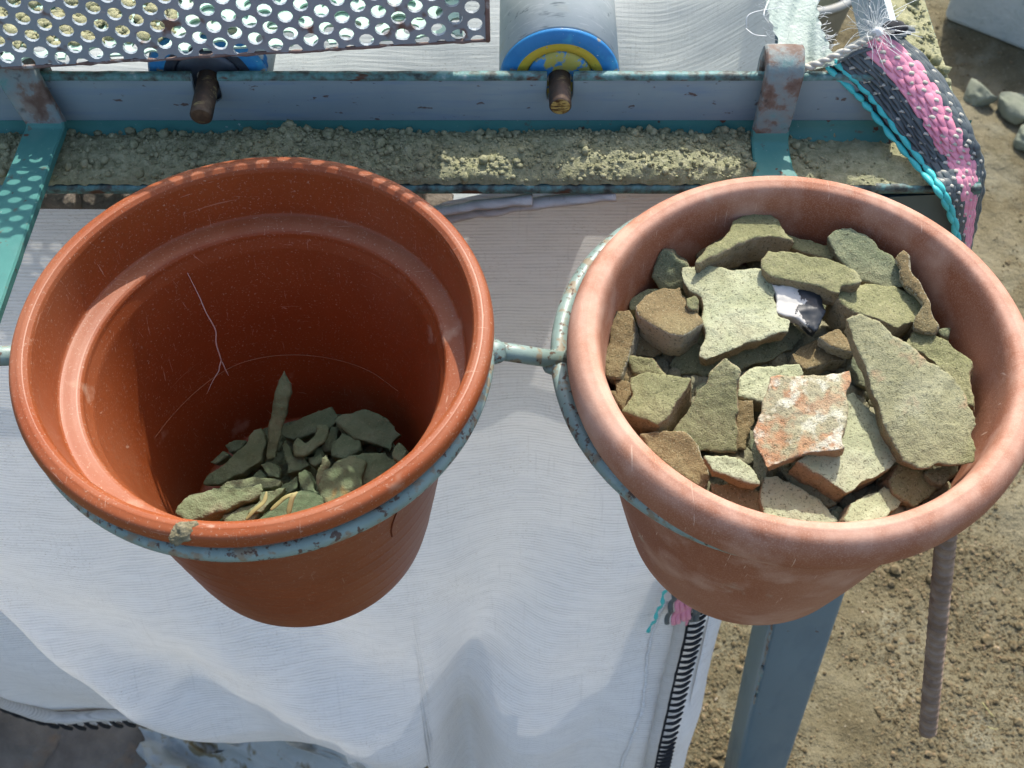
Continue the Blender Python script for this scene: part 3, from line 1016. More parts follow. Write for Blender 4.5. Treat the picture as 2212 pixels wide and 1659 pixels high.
# link rods with weld beads
lx0, lx1 = RL[0] + .1024, RR[0] - .1042
V, F = tube([(lx0 - .002, .3290, .0190), (lx1 + .002, .3350, .0010)], .0043, 16)
part('link_rod', V, F, m_ring, holder)
V, F = tube([(-.254, .3240, .0190), (RL[0] - .1015, .3240, .0205)], .0046, 16)
part('link_rod', V, F, m_ring, holder)


def blob(c, size, seed, mat, name='weld'):
    v, f = ico(3)
    v = v * (1 + .16 * fbm(v * 1.6 + seed, seed, 3))[:, None] * np.array(size) + np.array(c)
    return part(name, v, f, mat, holder)


blob((lx0 + .0035, .3275, .0185), (.0055, .0062, .0052), 3, m_ring)
blob((lx1 - .0020, .3345, .0010), (.0062, .0066, .0050), 5, m_ring)
blob((-.2485, .3240, .0200), (.011, .0075, .0052), 8, m_ring)
blob((.1375, .4385, .003), (.016, .006, .0045), 9, m_teal)

# ------------------------------------------------------------------ pots
LC = np.array([-.1145, .3275, 0.])
RC = np.array([.1292, .3230, 0.])
outer_L = [(.0, -.1400), (.058, -.1400), (.0645, -.1390), (.0675, -.1340), (.0735, -.100), (.0798, -.060), (.0865, -.015), (.0895, .0010), (.0908, .0036), (.0936, .0053), (.0958, .0075), (.0966, .0110), (.0973, .0180), (.0978, .0240), (.0990, .0258), (.1015, .0265), (.1042, .0282), (.1062, .0312), (.1065, .0345), (.1050, .0378), (.1018, .0392)]
inner_L = [(.1018, .0392), (.0995, .0390), (.0978, .0376), (.0969, .0352), (.0964, .0320), (.0951, .0220), (.0938, .0115), (.0934, .0098), (.0926, .0090), (.0913, .0087), (.0880, .0081), (.0852, .0075), (.0840, .0069), (.0833, .0056), (.0828, .0030), (.0808, -.0030)]
inner_wall_L = [(.0808, -.0030), (.0775, -.025), (.0730, -.060), (.0680, -.095), (.0632, -.124), (.0600, -.1310), (.045, -.1330), (.0, -.1330)]


def pot_profile(pts):
    return pts


def dense(pts, n):
    return catmull(pts, n).tolist()


_o = np.array(dense(outer_L, 520))
_o[:, 0] += np.where((_o[:, 1] > -.13) & (_o[:, 1] < .012), .00022 * np.clip(np.cos(2 * math.pi * _o[:, 1] / .0135), .86, 1) / .14 - .00022 * .86 / .14, 0)


def linear(pts, n):
    p = np.array(pts, float)
    L_ = np.concatenate([[0], np.cumsum(np.linalg.norm(np.diff(p, axis=0), axis=1))])
    t = np.sort(np.concatenate([np.linspace(0, L_[-1], n), L_[1:-1]]))
    return np.stack([np.interp(t, L_, p[:, 0]), np.interp(t, L_, p[:, 1])], -1).tolist()


profL = _o.tolist() + linear(inner_L, 60)[1:] + dense(inner_wall_L, 60)[1:]
potL = thing('flower_pot', 'glossy orange-brown plastic pot, mostly empty, with dark fragments at the bottom', 'pot', (LC[0], LC[1], -.14))
V, F = lathe(pot_profile(profL), LC, 160)
part('pot_body', V, F, m_pot_gloss, potL)

outer_R = [(.0, -.1290), (.056, -.1290), (.0620, -.1278), (.0645, -.1210), (.0735, -.080), (.0800, -.045), (.0850, -.012), (.0866, .0000), (.0878, .0042), (.0900, .0056), (.0945, .0064), (.0985, .0090), (.1015, .0150), (.1027, .0225), (.1018, .0290), (.0985, .0340), (.0940, .0358)]
inner_R = [(.0940, .0358), (.0905, .0342), (.0884, .0300), (.0872, .0230), (.0862, .0150), (.0840, .0), (.079, -.04), (.062, -.115), (.05, -.121), (.0, -.121)]
outer_R = [(a_ * 1.018, b_ if b_ > -.05 else b_ - .003) for a_, b_ in outer_R]
profR = dense(outer_R, 100) + dense([(a_ * 1.018, b_) for a_, b_ in inner_R], 70)[1:]
potR = thing('flower_pot', 'dusty terracotta plastic pot with a thick rim, full of pottery sherds', 'pot', (RC[0], RC[1], -.129))
V, F = lathe(pot_profile(profR), RC, 160)
part('pot_body', V, F, m_pot_dusty, potR)


def on_inner_wall(px, py, prof, c, back=True, lift=.0005):
    """first point of the view ray on the pot's inner surface of revolution"""
    d = ray(px, py)
    pr = np.array(pot_profile(prof))
    zs, rs = pr[::-1, 1], pr[::-1, 0]
    best = None
    for s in np.linspace(.35, .75, 1600):
        p = ORG + d * s
        if p[2] > .03:
            continue
        rr = np.hypot(p[0] - c[0], p[1] - c[1])
        if rr > np.interp(p[2], zs, rs) - lift and p[1] > c[1] - .05:
            return p
    return None


def surf_line(pts, prof, c, rad, name, mat, root, seg=5):
    P = [on_inner_wall(a, b, prof, c) for a, b in catmull(pts, 40)]
    P = np.array([p for p in P if p is not None])
    t = np.linspace(0, 1, len(P))
    V, F = tube(P, np.interp(t, *rad), seg)
    return part(name, V, F, mat, root)


wallL = inner_L[13:] + inner_wall_L[1:]
surf_line([(405, 590), (430, 640), (445, 675), (465, 712), (467, 742), (478, 778)], wallL, LC, ([0, .3, 1], [.0001, .0003, .00042]), 'crack', m_crack, potL)
surf_line([(478, 778), (474, 792), (472, 802), (460, 822), (447, 850)], wallL, LC, ([0, .4, 1], [.0004, .0003, .0001]), 'crack', m_crack, potL)
surf_line([(480, 782), (487, 798), (494, 812)], wallL, LC, ([0, .6, 1], [.0003, .0003, .0001]), 'crack', m_crack, potL)
surf_line([(335, 945), (370, 900), (430, 840), (500, 793), (570, 772), (650, 767), (730, 778), (800, 803), (860, 845)], wallL, LC, ([0, .5, 1], [.00012, .0002, .00012]), 'mould_line', m_mould, potL)
# crack on the outside of the left pot, at the front
a = math.radians(-43)
cz = np.linspace(-.002, -.052, 24)
cr_ = np.interp(cz, [-.100, -.060, -.015, .0010], [.0735, .0798, .0865, .0895]) + .0002
aa = a + .02 * np.sin(np.linspace(0, 6, 24)) - np.linspace(0, .03, 24)
P = np.stack([LC[0] + cr_ * np.cos(aa), LC[1] + cr_ * np.sin(aa), cz], -1)
V, F = tube(P, .00042, 5)
part('crack', V, F, m_crack_dark, potL)


def rim_patch(c, R, ang, rad, seed, root, h=.0010):
    p = (c[0] + R * math.cos(ang), c[1] + R * math.sin(ang))
    v, f = ico(4)
    v = v * (1 + .35 * fbm(v * 2.1 + seed, seed, 3))[:, None]
    return p, v, f


# mud clot on the left pot's rim
for (px, py, sz, sd) in ((396, 1150, .0044, 3), (416, 1143, .0028, 7), (379, 1158, .0020, 9)):
    c = at_z(px, py, .0378)
    v, f = ico(4)
    v = v * (1 + .35 * fbm(v * 2.1 + sd, sd, 4))[:, None] * np.array([1.15, .9, .42]) * sz
    mo = mk('mud_clot', v, f, m_mud)
    mo.location = c
    mo.rotation_euler = (math.radians(35), 0, .3)
    if sz == .0044:
        root_mud = mo
        tag(mo, 'dried mud clot stuck on the rim of the glossy pot', 'mud')
    else:
        tag(mo, 'small mud speck beside the larger clot, ' + ('nearer the contents' if sd == 7 else 'at its outer end'), 'mud')

# ------------------------------------------------------------------ fragments
PENDING = []


def tR(p):       # coordinates noted in the enlargement of the full pot
    return ((1250 + p[0] / 2.0987) * .96007, (420 + p[1] / 2.0987) * .96007)


def tL(p):       # coordinates noted in the enlargement of the other pot
    return ((350 + p[0] / 3.403) * .96007, (780 + p[1] / 3.403) * .96007)


def fragment(name, label, cat, group, pts, tr, z0, n, t, mat, curv=None, vox=.0009, rough=.0008, jag=.0011, taper=.93, seed=1):
    P2 = [tr(p) for p in pts]
    c2 = np.mean(P2, 0)
    P2 = [tuple(c2 + (np.array(p) - c2) * 1.05) for p in P2]
    n = np.array([n[0], n[1], math.sqrt(max(.05, 1 - n[0] ** 2 - n[1] ** 2))])
    n /= np.linalg.norm(n)
    c0 = at_z(c2[0], c2[1], z0)
    P3 = []
    for p in P2:
        d = ray(*p)
        P3.append(ORG + d * (((c0 - ORG) @ n) / (d @ n)))
    P3 = np.array(P3)
    # densify the outline and make it slightly ragged
    D = []
    m = len(P3)
    rr = np.random.default_rng(seed)
    for i in range(m):
        a, b = P3[i], P3[(i + 1) % m]
        k = max(1, int(np.linalg.norm(b - a) / .004))
        for j in range(k):
            q = a + (b - a) * j / k
            if j:
                q = q + (rr.uniform(-1, 1, 3) - n * 0) * jag
            D.append(q)
    D = np.array(D)
    D -= np.outer((D - c0) @ n, n)
    cen = D.mean(0)
    bot = cen + (D - cen) * taper - n * t
    k = len(D)
    V = np.vstack([D, bot]) - cen
    # wind so that the top faces along n
    area = np.zeros(3)
    for i in range(k):
        area += np.cross(V[i], V[(i + 1) % k])
    top = list(range(k))
    if area @ n < 0:
        top = top[::-1]
    F = [tuple(top)]
    F.append(tuple(i + k for i in top[::-1]))
    for i in range(k):
        a, b = top[i], top[(i + 1) % k]
        F.append((a, a + k, b + k, b))
    o = mk(name, V, F, mat)
    o.location = cen
    tag(o, label, cat, group)
    md = o.modifiers.new('r', 'REMESH')
    md.mode = 'VOXEL'
    md.voxel_size = vox
    sm = o.modifiers.new('s', 'SMOOTH')
    sm.factor = .4
    sm.iterations = 1
    PENDING.append((o, n, curv, rough, seed))
    return o


m_frac_pale = sherd_mat('pale_fracture', [(.3, (.30, .275, .19)), (.55, (.40, .37, .27)), (.75, (.48, .46, .36))])
m_frac_tan = sherd_mat('tan_fracture', [(.3, (.22, .175, .10)), (.55, (.31, .245, .15)), (.75, (.37, .31, .20))])
m_frac_dark = sherd_mat('grey_fracture', [(.3, (.15, .15, .095)), (.55, (.21, .205, .135)), (.75, (.28, .26, .18))])
FRACTURE = {'dusty_olive_pottery': m_frac_tan, 'brown_dusty_pottery': m_frac_pale, 'pale_chalky_pottery': m_frac_tan, 'orange_crusted_pottery': m_frac_tan,
            'green_grey_pottery': m_frac_dark, 'grey_buff_pottery': m_frac_tan}


def finish_fragments():
    dg = bpy.context.evaluated_depsgraph_get()
    res = []
    for o, n, curv, rough, seed in PENDING:
        res.append(bpy.data.meshes.new_from_object(o.evaluated_get(dg)))
    for (o, n, curv, rough, seed), me in zip(PENDING, res):
        o.modifiers.clear()
        nv_ = len(me.vertices)
        co = np.zeros(nv_ * 3)
        me.vertices.foreach_get('co', co)
        co = co.reshape(-1, 3)
        no = np.zeros(nv_ * 3)
        me.vertices.foreach_get('normal', no)
        no = no.reshape(-1, 3)
        Q = co + seed * 3.77
        d = rough * (fbm(Q * 40, seed, 2) * 1.1 + .5 * fbm(Q * 170, seed + 5, 2) + .45 * np.maximum(vnoise(Q * 520, seed + 9), -.2))
        co = co + no * d[:, None]
        if curv is not None:
            ang, cv = curv
            # bend about an in-plane axis: drop along the normal with the square of the distance
            e1 = np.array([math.cos(ang), math.sin(ang), 0])
            e1 = e1 - n * (e1 @ n)
            e1 /= np.linalg.norm(e1)
            s = co @ e1
            co = co - np.outer(cv * (s * s - (s * s).mean()), n)
        me.vertices.foreach_set('co', co.ravel())
        me.polygons.foreach_set('use_smooth', [True] * len(me.polygons))
        me.name = o.name
        me.update()
        pn = np.zeros(len(me.polygons) * 3)
        me.polygons.foreach_get('normal', pn)
        side = (np.abs(pn.reshape(-1, 3) @ n) < .55)
        if not me.materials:
            me.materials.append(o.data.materials[0])
        fm = FRACTURE.get(o.data.materials[0].name)
        if fm is not None:
            me.materials.append(fm)
            me.polygons.foreach_set('material_index', side.astype(np.int32))
        old = o.data
        o.data = me
        bpy.data.meshes.remove(old)


GR = 'pottery sherds filling the dusty pot'
RP = [  # label, outline, height, tilt (nx, ny), thickness, material, bend
    ('arched olive sherd topmost at the back of the pile', [(668, 350), (700, 318), (760, 270), (830, 205), (838, 165), (880, 138), (1000, 120), (1045, 155), (1075, 205), (1122, 250), (1000, 234), (930, 240), (850, 268), (760, 318), (695, 352)], .016, (-.05, .10), .014, m_olive, None),
    ('brown sherd tucked behind the arched sherd, against the pot wall', [(690, 290), (745, 205), (800, 200), (830, 212), (790, 262), (700, 330), (655, 325)], .006, (-.2, -.1), .010, m_brown, None),
    ('flat olive sherd running out from under the arched sherd toward the wall', [(1080, 215), (1200, 250), (1340, 300), (1330, 330), (1290, 338), (1210, 315), (1110, 285)], .010, (.05, -.05), .012, m_olive, None),
    ('pale-edged greenish sherd standing upright below the arched sherd tip', [(510, 300), (620, 368), (640, 420), (605, 480), (500, 490), (455, 425)], .008, (-.25, -.62), .012, m_greenish, None),
    ('large pale square slab in the upper middle of the pile', [(605, 385), (660, 378), (770, 382), (990, 402), (1030, 500), (1042, 600), (1102, 625), (1088, 680), (1000, 698), (900, 730), (790, 780), (715, 805), (680, 785), (716, 700), (702, 600), (690, 520), (640, 495), (606, 450)], .012, (-.02, -.12), .008, m_pale, (0.3, 1.2)),
    ('chunky brown-topped block with a white broken side', [(385, 565), (435, 520), (480, 490), (590, 465), (618, 520), (690, 640), (600, 695), (540, 692), (450, 640), (400, 605)], .013, (-.12, .02), .014, m_brown, None),
    ('small round clod perched beside the chunky block', [(618, 522), (660, 515), (678, 540), (675, 578), (640, 582), (615, 560)], .015, (0, -.2), .008, m_olive, None),
    ('thin dark sherd behind the chunky block, against the wall', [(345, 530), (400, 495), (480, 475), (492, 492), (425, 530), (385, 582), (350, 580)], .003, (-.2, -.2), .008, m_greenish, None),
    ('long ochre sherd standing along the inner wall near the rim link', [(285, 590), (350, 585), (372, 640), (345, 780), (305, 900), (245, 890), (232, 830), (260, 690)], .006, (-.35, -.1), .012, m_brown, None),
    ('half-shaded ochre sherd wedged between the long ochre sherd and the chunky block', [(355, 700), (440, 650), (525, 700), (537, 760), (460, 808), (380, 800), (345, 775)], .000, (-.15, -.25), .010, m_brown, None),
    ('small pale wedge with a ridge, just above the block with cut sides', [(340, 795), (400, 810), (452, 818), (518, 892), (430, 892), (370, 880), (345, 830)], .004, (-.2, -.3), .007, m_olive, None),
    ('tiny dark clod below the long ochre sherd', [(330, 835), (375, 880), (345, 925), (305, 905)], -.001, (0, -.2), .008, m_brown, None),
    ('small brown lump squeezed between the block with cut sides and the wall', [(268, 912), (355, 930), (348, 1000), (320, 1052), (285, 1010)], .000, (-.3, -.1), .010, m_brown, None),
    ('tiny brown chip lying against the wall below the small brown lump', [(250, 960), (282, 965), (305, 1035), (285, 1040)], -.002, (-.3, -.1), .006, m_brown, None),
    ('square block with straight cut sides at the pile edge near the cloth', [(360, 905), (440, 885), (545, 897), (636, 902), (590, 990), (540, 1065), (480, 1118), (310, 1058), (370, 980)], .010, (-.05, -.05), .015, m_olive, None),
    ('tall triangular dusty sherd pointing up in the middle of the pile', [(800, 815), (870, 870), (852, 960), (845, 1240), (670, 1240), (562, 1150), (650, 1010), (712, 930), (762, 850)], .013, (-.10, -.32), .009, m_olive, None),
    ('dark brown sherd half hidden behind the tall triangular sherd', [(850, 1000), (935, 1010), (942, 1100), (902, 1235), (848, 1240)], .004, (.15, -.3), .010, m_brown, None),
    ('long rounded sherd lying beneath the large pale slab', [(558, 830), (600, 745), (680, 700), (760, 720), (900, 740), (1000, 700), (1100, 625), (1178, 690), (1110, 770), (900, 850), (740, 885), (585, 870)], .000, (-.05, -.25), .012, m_greenish, (0.4, 5)),
    ('pale flat sherd behind the orange crusted square', [(870, 905), (950, 850), (1150, 842), (1172, 892), (1080, 920), (1000, 1020), (940, 1000), (866, 985)], .007, (0, -.15), .010, m_pale, None),
    ('brown brick-like piece beside the black and white sherd', [(1115, 780), (1160, 745), (1245, 718), (1260, 758), (1372, 788), (1362, 815), (1270, 838), (1182, 858), (1130, 820)], .004, (0, -.12), .010, m_brown, None),
    ('small triangular brick chip resting on the brown brick-like piece', [(1240, 708), (1342, 668), (1412, 768), (1388, 778), (1300, 752)], .010, (.05, -.1), .006, m_brown, None),
    ('glazed sherd, white on one half and black on the other', [(1022, 455), (1150, 470), (1250, 510), (1272, 590), (1222, 685), (1130, 615), (1042, 585), (1045, 500)], .0135, (.05, -.2), .007, m_glaze, (0.2, 6)),
    ('small rounded green-grey sherd under the handle-shaped piece', [(1258, 540), (1330, 520), (1385, 590), (1402, 640), (1342, 662), (1290, 622)], -.001, (0, -.3), .010, m_greenish, None),
    ('broad curved sherd bridging from the large slab to the handle-shaped piece', [(985, 345), (1012, 305), (1100, 308), (1230, 330), (1330, 355), (1400, 385), (1440, 445), (1345, 462), (1340, 500), (1250, 470), (1100, 438), (1010, 412), (982, 380)], .019, (0, -.02), .010, m_olive, (1.0, 3)),
    ('small olive sherd peeping out behind the broad curved sherd', [(1310, 348), (1360, 358), (1445, 440), (1400, 458), (1320, 400)], .010, (.1, -.1), .008, m_olive, None),
    ('thick handle-shaped piece with a rounded end near the back wall', [(1345, 470), (1480, 455), (1600, 468), (1732, 540), (1722, 605), (1622, 665), (1500, 615), (1390, 580), (1345, 530)], .018, (.05, -.1), .015, m_olive, (2.2, 4)),
    ('dark shaded sherd leaning on the back wall behind the handle-shaped piece', [(1288, 240), (1330, 205), (1400, 200), (1500, 262), (1605, 365), (1662, 470), (1560, 472), (1440, 440), (1380, 382), (1335, 330)], .018, (-.15, -.40), .013, m_greenish, (0.6, 3)),
    ('long narrow orange-lit sherd standing against the wall beside the strap', [(1608, 352), (1645, 310), (1692, 430), (1800, 650), (1782, 690), (1690, 662), (1742, 560), (1722, 530), (1652, 470)], .020, (-.35, -.2), .008, m_brown, None),
    ('flat dusty sherd between the biggest sherd and the pot wall', [(1690, 690), (1722, 655), (1850, 722), (1952, 812), (1968, 1025), (1938, 1020), (1850, 880), (1660, 742)], .013, (-.25, -.12), .009, m_olive, None),
    ('tiny green clod at the top of the flat dusty sherd', [(1812, 670), (1862, 670), (1852, 712), (1820, 702)], .008, (-.1, -.2), .006, m_greenish, None),
    ('biggest sherd of the pile, long and grey-buff with a mossy lower corner', [(1382, 640), (1450, 615), (1530, 650), (1640, 740), (1850, 880), (1930, 980), (1968, 1080), (1962, 1285), (1860, 1302), (1720, 1315), (1645, 1280), (1602, 1200), (1562, 1130), (1540, 1060), (1502, 980), (1482, 900), (1452, 820), (1412, 740)], .021, (-.12, -.22), .009, m_bigsherd, (0.5, 3.5)),
    ('small green lump in the shadow beside the biggest sherd', [(1400, 790), (1442, 780), (1482, 880), (1492, 960), (1432, 932), (1390, 850)], .006, (-.1, -.3), .010, m_greenish, None),
    ('orange crusted square sherd with white lime spots', [(1020, 898), (1170, 896), (1300, 882), (1386, 870), (1386, 930), (1360, 980), (1376, 1020), (1356, 1150), (1364, 1232), (1200, 1250), (1060, 1300), (1002, 1322), (952, 1220), (940, 1150), (980, 1060), (1010, 960)], .020, (-.03, -.22), .009, m_orange, (0.1, 1.5)),
    ('dark narrow sherd edge below the orange crusted square', [(915, 1190), (948, 1182), (1000, 1330), (968, 1425), (930, 1335)], .006, (-.4, -.3), .010, m_greenish, None),
    ('thick pale sherd with a pointed front, under the orange crusted square', [(1360, 1000), (1412, 968), (1490, 1060), (1572, 1132), (1616, 1250), (1582, 1325), (1445, 1395), (1380, 1440), (1262, 1352), (1150, 1290), (1340, 1200)], .012, (.04, -.18), .018, m_pale, (1.2, 2)),
    ('narrow dark sherd lying between the two pale sherds at the front', [(1055, 1330), (1150, 1308), (1282, 1420), (1332, 1492), (1292, 1510), (1150, 1430)], .002, (-.05, -.2), .010, m_greenish, None),
    ('pale triangular sherd at the front rim of the pot', [(990, 1372), (1042, 1370), (1150, 1420), (1242, 1480), (1335, 1578), (1220, 1610), (1000, 1560), (975, 1490)], .004, (-.05, -.12), .010, m_pale, None),
    ('grey-green flat sherd touching the front rim', [(1400, 1500), (1550, 1412), (1672, 1480), (1560, 1560), (1400, 1600), (1370, 1570)], .004, (.1, -.1), .012, m_pale, None),
    ('brown sherd half in shadow below the biggest sherd', [(1582, 1385), (1622, 1310), (1742, 1345), (1805, 1422), (1700, 1510), (1600, 1440)], .003, (.1, -.2), .010, m_olive, None),
    ('broken grey chip between the biggest sherd and the front rim', [(1745, 1350), (1840, 1325), (1900, 1308), (1895, 1350), (1835, 1402), (1790, 1392)], .006, (.1, -.1), .008, m_greenish, None),
    ('thick dark sherd with a ridge leaning on the inner rim at the front', [(400, 1168), (590, 1160), (662, 1222), (718, 1370), (692, 1415), (560, 1345), (440, 1240)], .004, (-.25, -.32), .014, m_brown, (0.9, -8)),
    ('small pale bone-like splinter in front of the tall triangular sherd', [(700, 1272), (770, 1270), (872, 1290), (932, 1340), (962, 1405), (840, 1375), (745, 1345), (732, 1315)], .011, (-.05, -.2), .007, m_pale, None),
    ('brown sherd in shade under the bone-like splinter', [(728, 1390), (850, 1388), (962, 1440), (975, 1560), (860, 1510), (740, 1440)], .001, (-.1, -.25), .010, m_brown, None),
    ('tiny green chip between the square block and the tall triangular sherd', [(665, 950), (702, 922), (716, 942), (700, 985), (670, 980)], .000, (0, -.2), .006, m_greenish, None),
    ('tiny green chip at the front rim between the pale and grey-green sherds', [(1298, 1530), (1342, 1503), (1382, 1545), (1375, 1600), (1330, 1590)], -.002, (0, -.2), .008, m_greenish, None),
]
_tr = np.random.default_rng(77)
for i, (lab, pts, z0, nn, t, mat, cv) in enumerate(RP):
    if z0 > .006 and 'wall' not in lab:
        z0 = .006 + (z0 - .006) * 1.55
    nn = (nn[0] + _tr.uniform(-.16, .16), nn[1] + _tr.uniform(-.16, .10))
    t = t * 1.3
    fragment('pottery_sherd', lab, 'sherd', GR, pts, tR, z0, nn, t, mat, cv, seed=i + 1)

GL = 'bone and stone fragments in the glossy pot'
LP = [
    ('long bone splinter standing upright out of the fragments', 'bone_fragment', [(985, 195), (1000, 240), (1010, 272), (1028, 285), (1000, 480), (960, 680), (920, 845), (850, 862), (845, 800), (880, 590), (915, 420), (950, 262)], -.066, (.12, -.66), .005, m_bone, None),
    ('broad flat fragment behind the shell-shaped piece', 'bone_fragment', [(960, 600), (1050, 590), (1200, 510), (1340, 465), (1392, 540), (1350, 605), (1240, 650), (1060, 712), (980, 692)], -.088, (0, -.28), .008, m_bone, None),
    ('wide thin plate with a pale curled lower edge against the wall', 'bone_fragment', [(1380, 570), (1450, 520), (1620, 490), (1780, 560), (1895, 670), (1812, 720), (1800, 805), (1650, 735), (1450, 640)], -.082, (-.1, -.3), .006, m_bone, (0.3, -5)),
    ('long flat fragment lying against the inner wall beside the upright splinter', 'bone_fragment', [(745, 640), (800, 625), (842, 740), (800, 870), (700, 935), (480, 1055), (370, 1048), (400, 980), (560, 850), (690, 740)], -.086, (-.2, -.3), .008, m_bone, None),
    ('comma-shaped shell piece with a pale curled edge', 'bone_fragment', [(1220, 590), (1300, 595), (1328, 640), (1290, 740), (1150, 828), (1068, 830), (1060, 750), (1090, 700), (1150, 742), (1210, 690), (1228, 640)], -.079, (.05, -.35), .004, m_bone, None),
    ('knobbly joint-like fragment next to the comma-shaped shell', 'bone_fragment', [(955, 742), (1000, 720), (1042, 760), (1060, 830), (1140, 838), (1182, 900), (1100, 950), (1002, 970), (980, 850)], -.085, (0, -.3), .010, m_bone, None),
    ('small angular chip in front of the upright splinter', 'bone_fragment', [(800, 900), (880, 872), (950, 930), (952, 1002), (862, 992)], -.086, (-.1, -.3), .006, m_bone, None),
    ('thick pale log-shaped bone along the front of the fragments', 'bone_fragment', [(160, 1262), (215, 1190), (270, 1130), (450, 1080), (640, 1080), (800, 1040), (805, 1110), (770, 1160), (600, 1215), (400, 1290), (250, 1330)], -.080, (-.1, -.25), .014, m_bone_pale, (1.9, 14)),
    ('flat bone piece lying on top of the log-shaped bone', 'bone_fragment', [(480, 1092), (540, 1040), (740, 1000), (962, 1022), (950, 1062), (800, 1085), (640, 1100)], -.080, (0, -.25), .007, m_bone_pale, None),
    ('large rough lump with ochre stains beside the front rim', 'bone_fragment', [(1290, 960), (1400, 882), (1500, 840), (1600, 880), (1560, 1000), (1560, 1080), (1420, 1190), (1320, 1200), (1250, 1090)], -.076, (0, -.25), .016, m_bone_rust, (0.8, 6)),
    ('rough green-grey lump behind the ochre-stained lump', 'bone_fragment', [(1400, 880), (1500, 828), (1680, 820), (1862, 880), (1800, 1000), (1700, 1040), (1540, 1060), (1500, 960)], -.079, (.05, -.25), .014, m_bone, (0.8, 5)),
    ('thin pointed splinter standing beside the ochre-stained lump', 'bone_fragment', [(1285, 830), (1320, 900), (1292, 1000), (1262, 1110), (1240, 1090), (1245, 950)], -.077, (-.3, -.5), .003, m_bone_pale, None),
    ('rounded flake in the middle of the fragments in front of the splinter', 'bone_fragment', [(1090, 960), (1150, 938), (1202, 1020), (1250, 1130), (1122, 1112), (1085, 1040)], -.078, (-.1, -.35), .007, m_bone, None),
    ('triangular flake between the flat bone and the rounded flake', 'bone_fragment', [(955, 1050), (1080, 972), (1092, 1090), (985, 1150), (940, 1092)], -.082, (-.1, -.3), .007, m_bone, None),
    ('small twisted bone end crossing the straw', 'bone_fragment', [(790, 1110), (900, 1090), (992, 1070), (962, 1130), (872, 1200), (822, 1262), (700, 1280), (760, 1200), (792, 1180)], -.078, (-.1, -.3), .009, m_bone_pale, None),
    ('flat grey flake in the front under the straw', 'bone_fragment', [(1060, 1130), (1200, 1120), (1302, 1160), (1200, 1260), (1000, 1340), (800, 1360), (790, 1310), (900, 1230)], -.080, (0, -.2), .009, m_bone, None),
    ('pale lumpy piece below the log-shaped bone at the rim', 'bone_fragment', [(510, 1290), (640, 1230), (790, 1195), (800, 1240), (740, 1340), (560, 1370)], -.084, (-.1, -.2), .010, m_bone_pale, None),
    ('knobbly lump below the wide thin plate', 'bone_fragment', [(1350, 740), (1430, 660), (1500, 690), (1560, 720), (1572, 790), (1450, 855), (1350, 832)], -.086, (0, -.25), .012, m_bone, None),
    ('dark curved lump between the shell and the knobbly lump', 'bone_fragment', [(1345, 610), (1402, 622), (1392, 700), (1335, 800), (1275, 795), (1300, 700)], -.089, (0, -.3), .010, m_bone, None),
    ('dark lump in the shaded corner next to the wide thin plate', 'bone_fragment', [(1815, 790), (1865, 735), (1925, 800), (1880, 880), (1812, 855)], -.066, (-.2, -.2), .010, m_bone, None),
    ('small dark clod outside the long flat fragment', 'bone_fragment', [(400, 880), (520, 785), (562, 830), (452, 902)], -.094, (-.2, -.3), .008, m_bone, None),
    ('cracked clod behind the long flat fragment, touching the wall', 'bone_fragment', [(530, 755), (600, 710), (692, 718), (645, 790), (560, 812)], -.096, (-.2, -.3), .008, m_bone, None),
    ('small rough clod in the centre beneath the comma-shaped shell', 'bone_fragment', [(1165, 850), (1270, 808), (1285, 870), (1222, 915), (1180, 892)], -.087, (0, -.3), .008, m_bone, None),
    ('small grey chip under the angular chip', 'bone_fragment', [(705, 1002), (800, 930), (865, 992), (800, 1030), (720, 1020)], -.090, (-.1, -.3), .007, m_bone, None),
]
for i, (lab, nm, pts, z0, nn, t, mat, cv) in enumerate(LP):
    fragment(nm, lab, 'fragment', GL, pts, tL, z0, nn, t, mat, cv, vox=.00105, rough=.0009, jag=.0003 if i == 0 else .0012, seed=i + 101)
finish_fragments()

m_dark_earth = surf('dark_damp_earth', [(.3, (.07, .06, .035)), (.7, (.13, .11, .065))], 90, rough=1.0, bumps=[(400, .7, .0012)], spec=.05)
# loose earth under the fragments
def bed(c, R, z, seed, label, mat, ncl, amp, mu=-5.9, rmax=.006):
    nr, na = 26, 90
    rr = np.linspace(0, 1, nr) * R
    a = np.linspace(0, 2 * math.pi, na, endpoint=False)
    V = np.array([(c[0] + q * math.cos(t), c[1] + q * math.sin(t), z) for t in a for q in rr])
    V[:, 2] += amp * fbm(V * 60, seed, 4)
    F = grid_faces(na, nr, wrap=True)
    r_ = np.random.default_rng(seed)
    q = R * np.sqrt(r_.uniform(0, .97, ncl))
    t = r_.uniform(0, 2 * math.pi, ncl)
    p = np.stack([c[0] + q * np.cos(t), c[1] + q * np.sin(t), np.full(ncl, z + amp * .5)], -1)
    v1, f1 = clods(p, np.clip(np.exp(r_.normal(mu, .5, ncl)), .0008, rmax), seed + 1, 2)
    V, F = join([(V, F), (v1, f1)])
    o = mk('loose_earth', V, F, mat)
    tag(o, label, 'earth', kind='stuff')


bed(RC, .0805, -.011, 61, 'dark loose earth and small chips between the sherds in the full pot', m_frac_dark, 800, .004, -5.6, .0075)
bed((LC[0] + .010, LC[1] - .006), .052, -.106, 62, 'loose earth crumbs under the fragments in the glossy pot', m_bone, 420, .003)

# straw blades
def straw(pts, z0, w, label):
    P = np.array([at_z(*tL(p), zz) for p, zz in zip(pts, z0)])
    P = catmull(P, 24)
    t = np.linspace(0, 1, 24)
    V, F = tube(P, w * np.interp(t, [0, .15, .8, 1], [.5, 1, .9, .3]), 8, flat=.25)
    o = mk('straw', V, F, m_straw, origin=P[0])
    tag(o, label, 'straw', 'straw blades in the glossy pot')


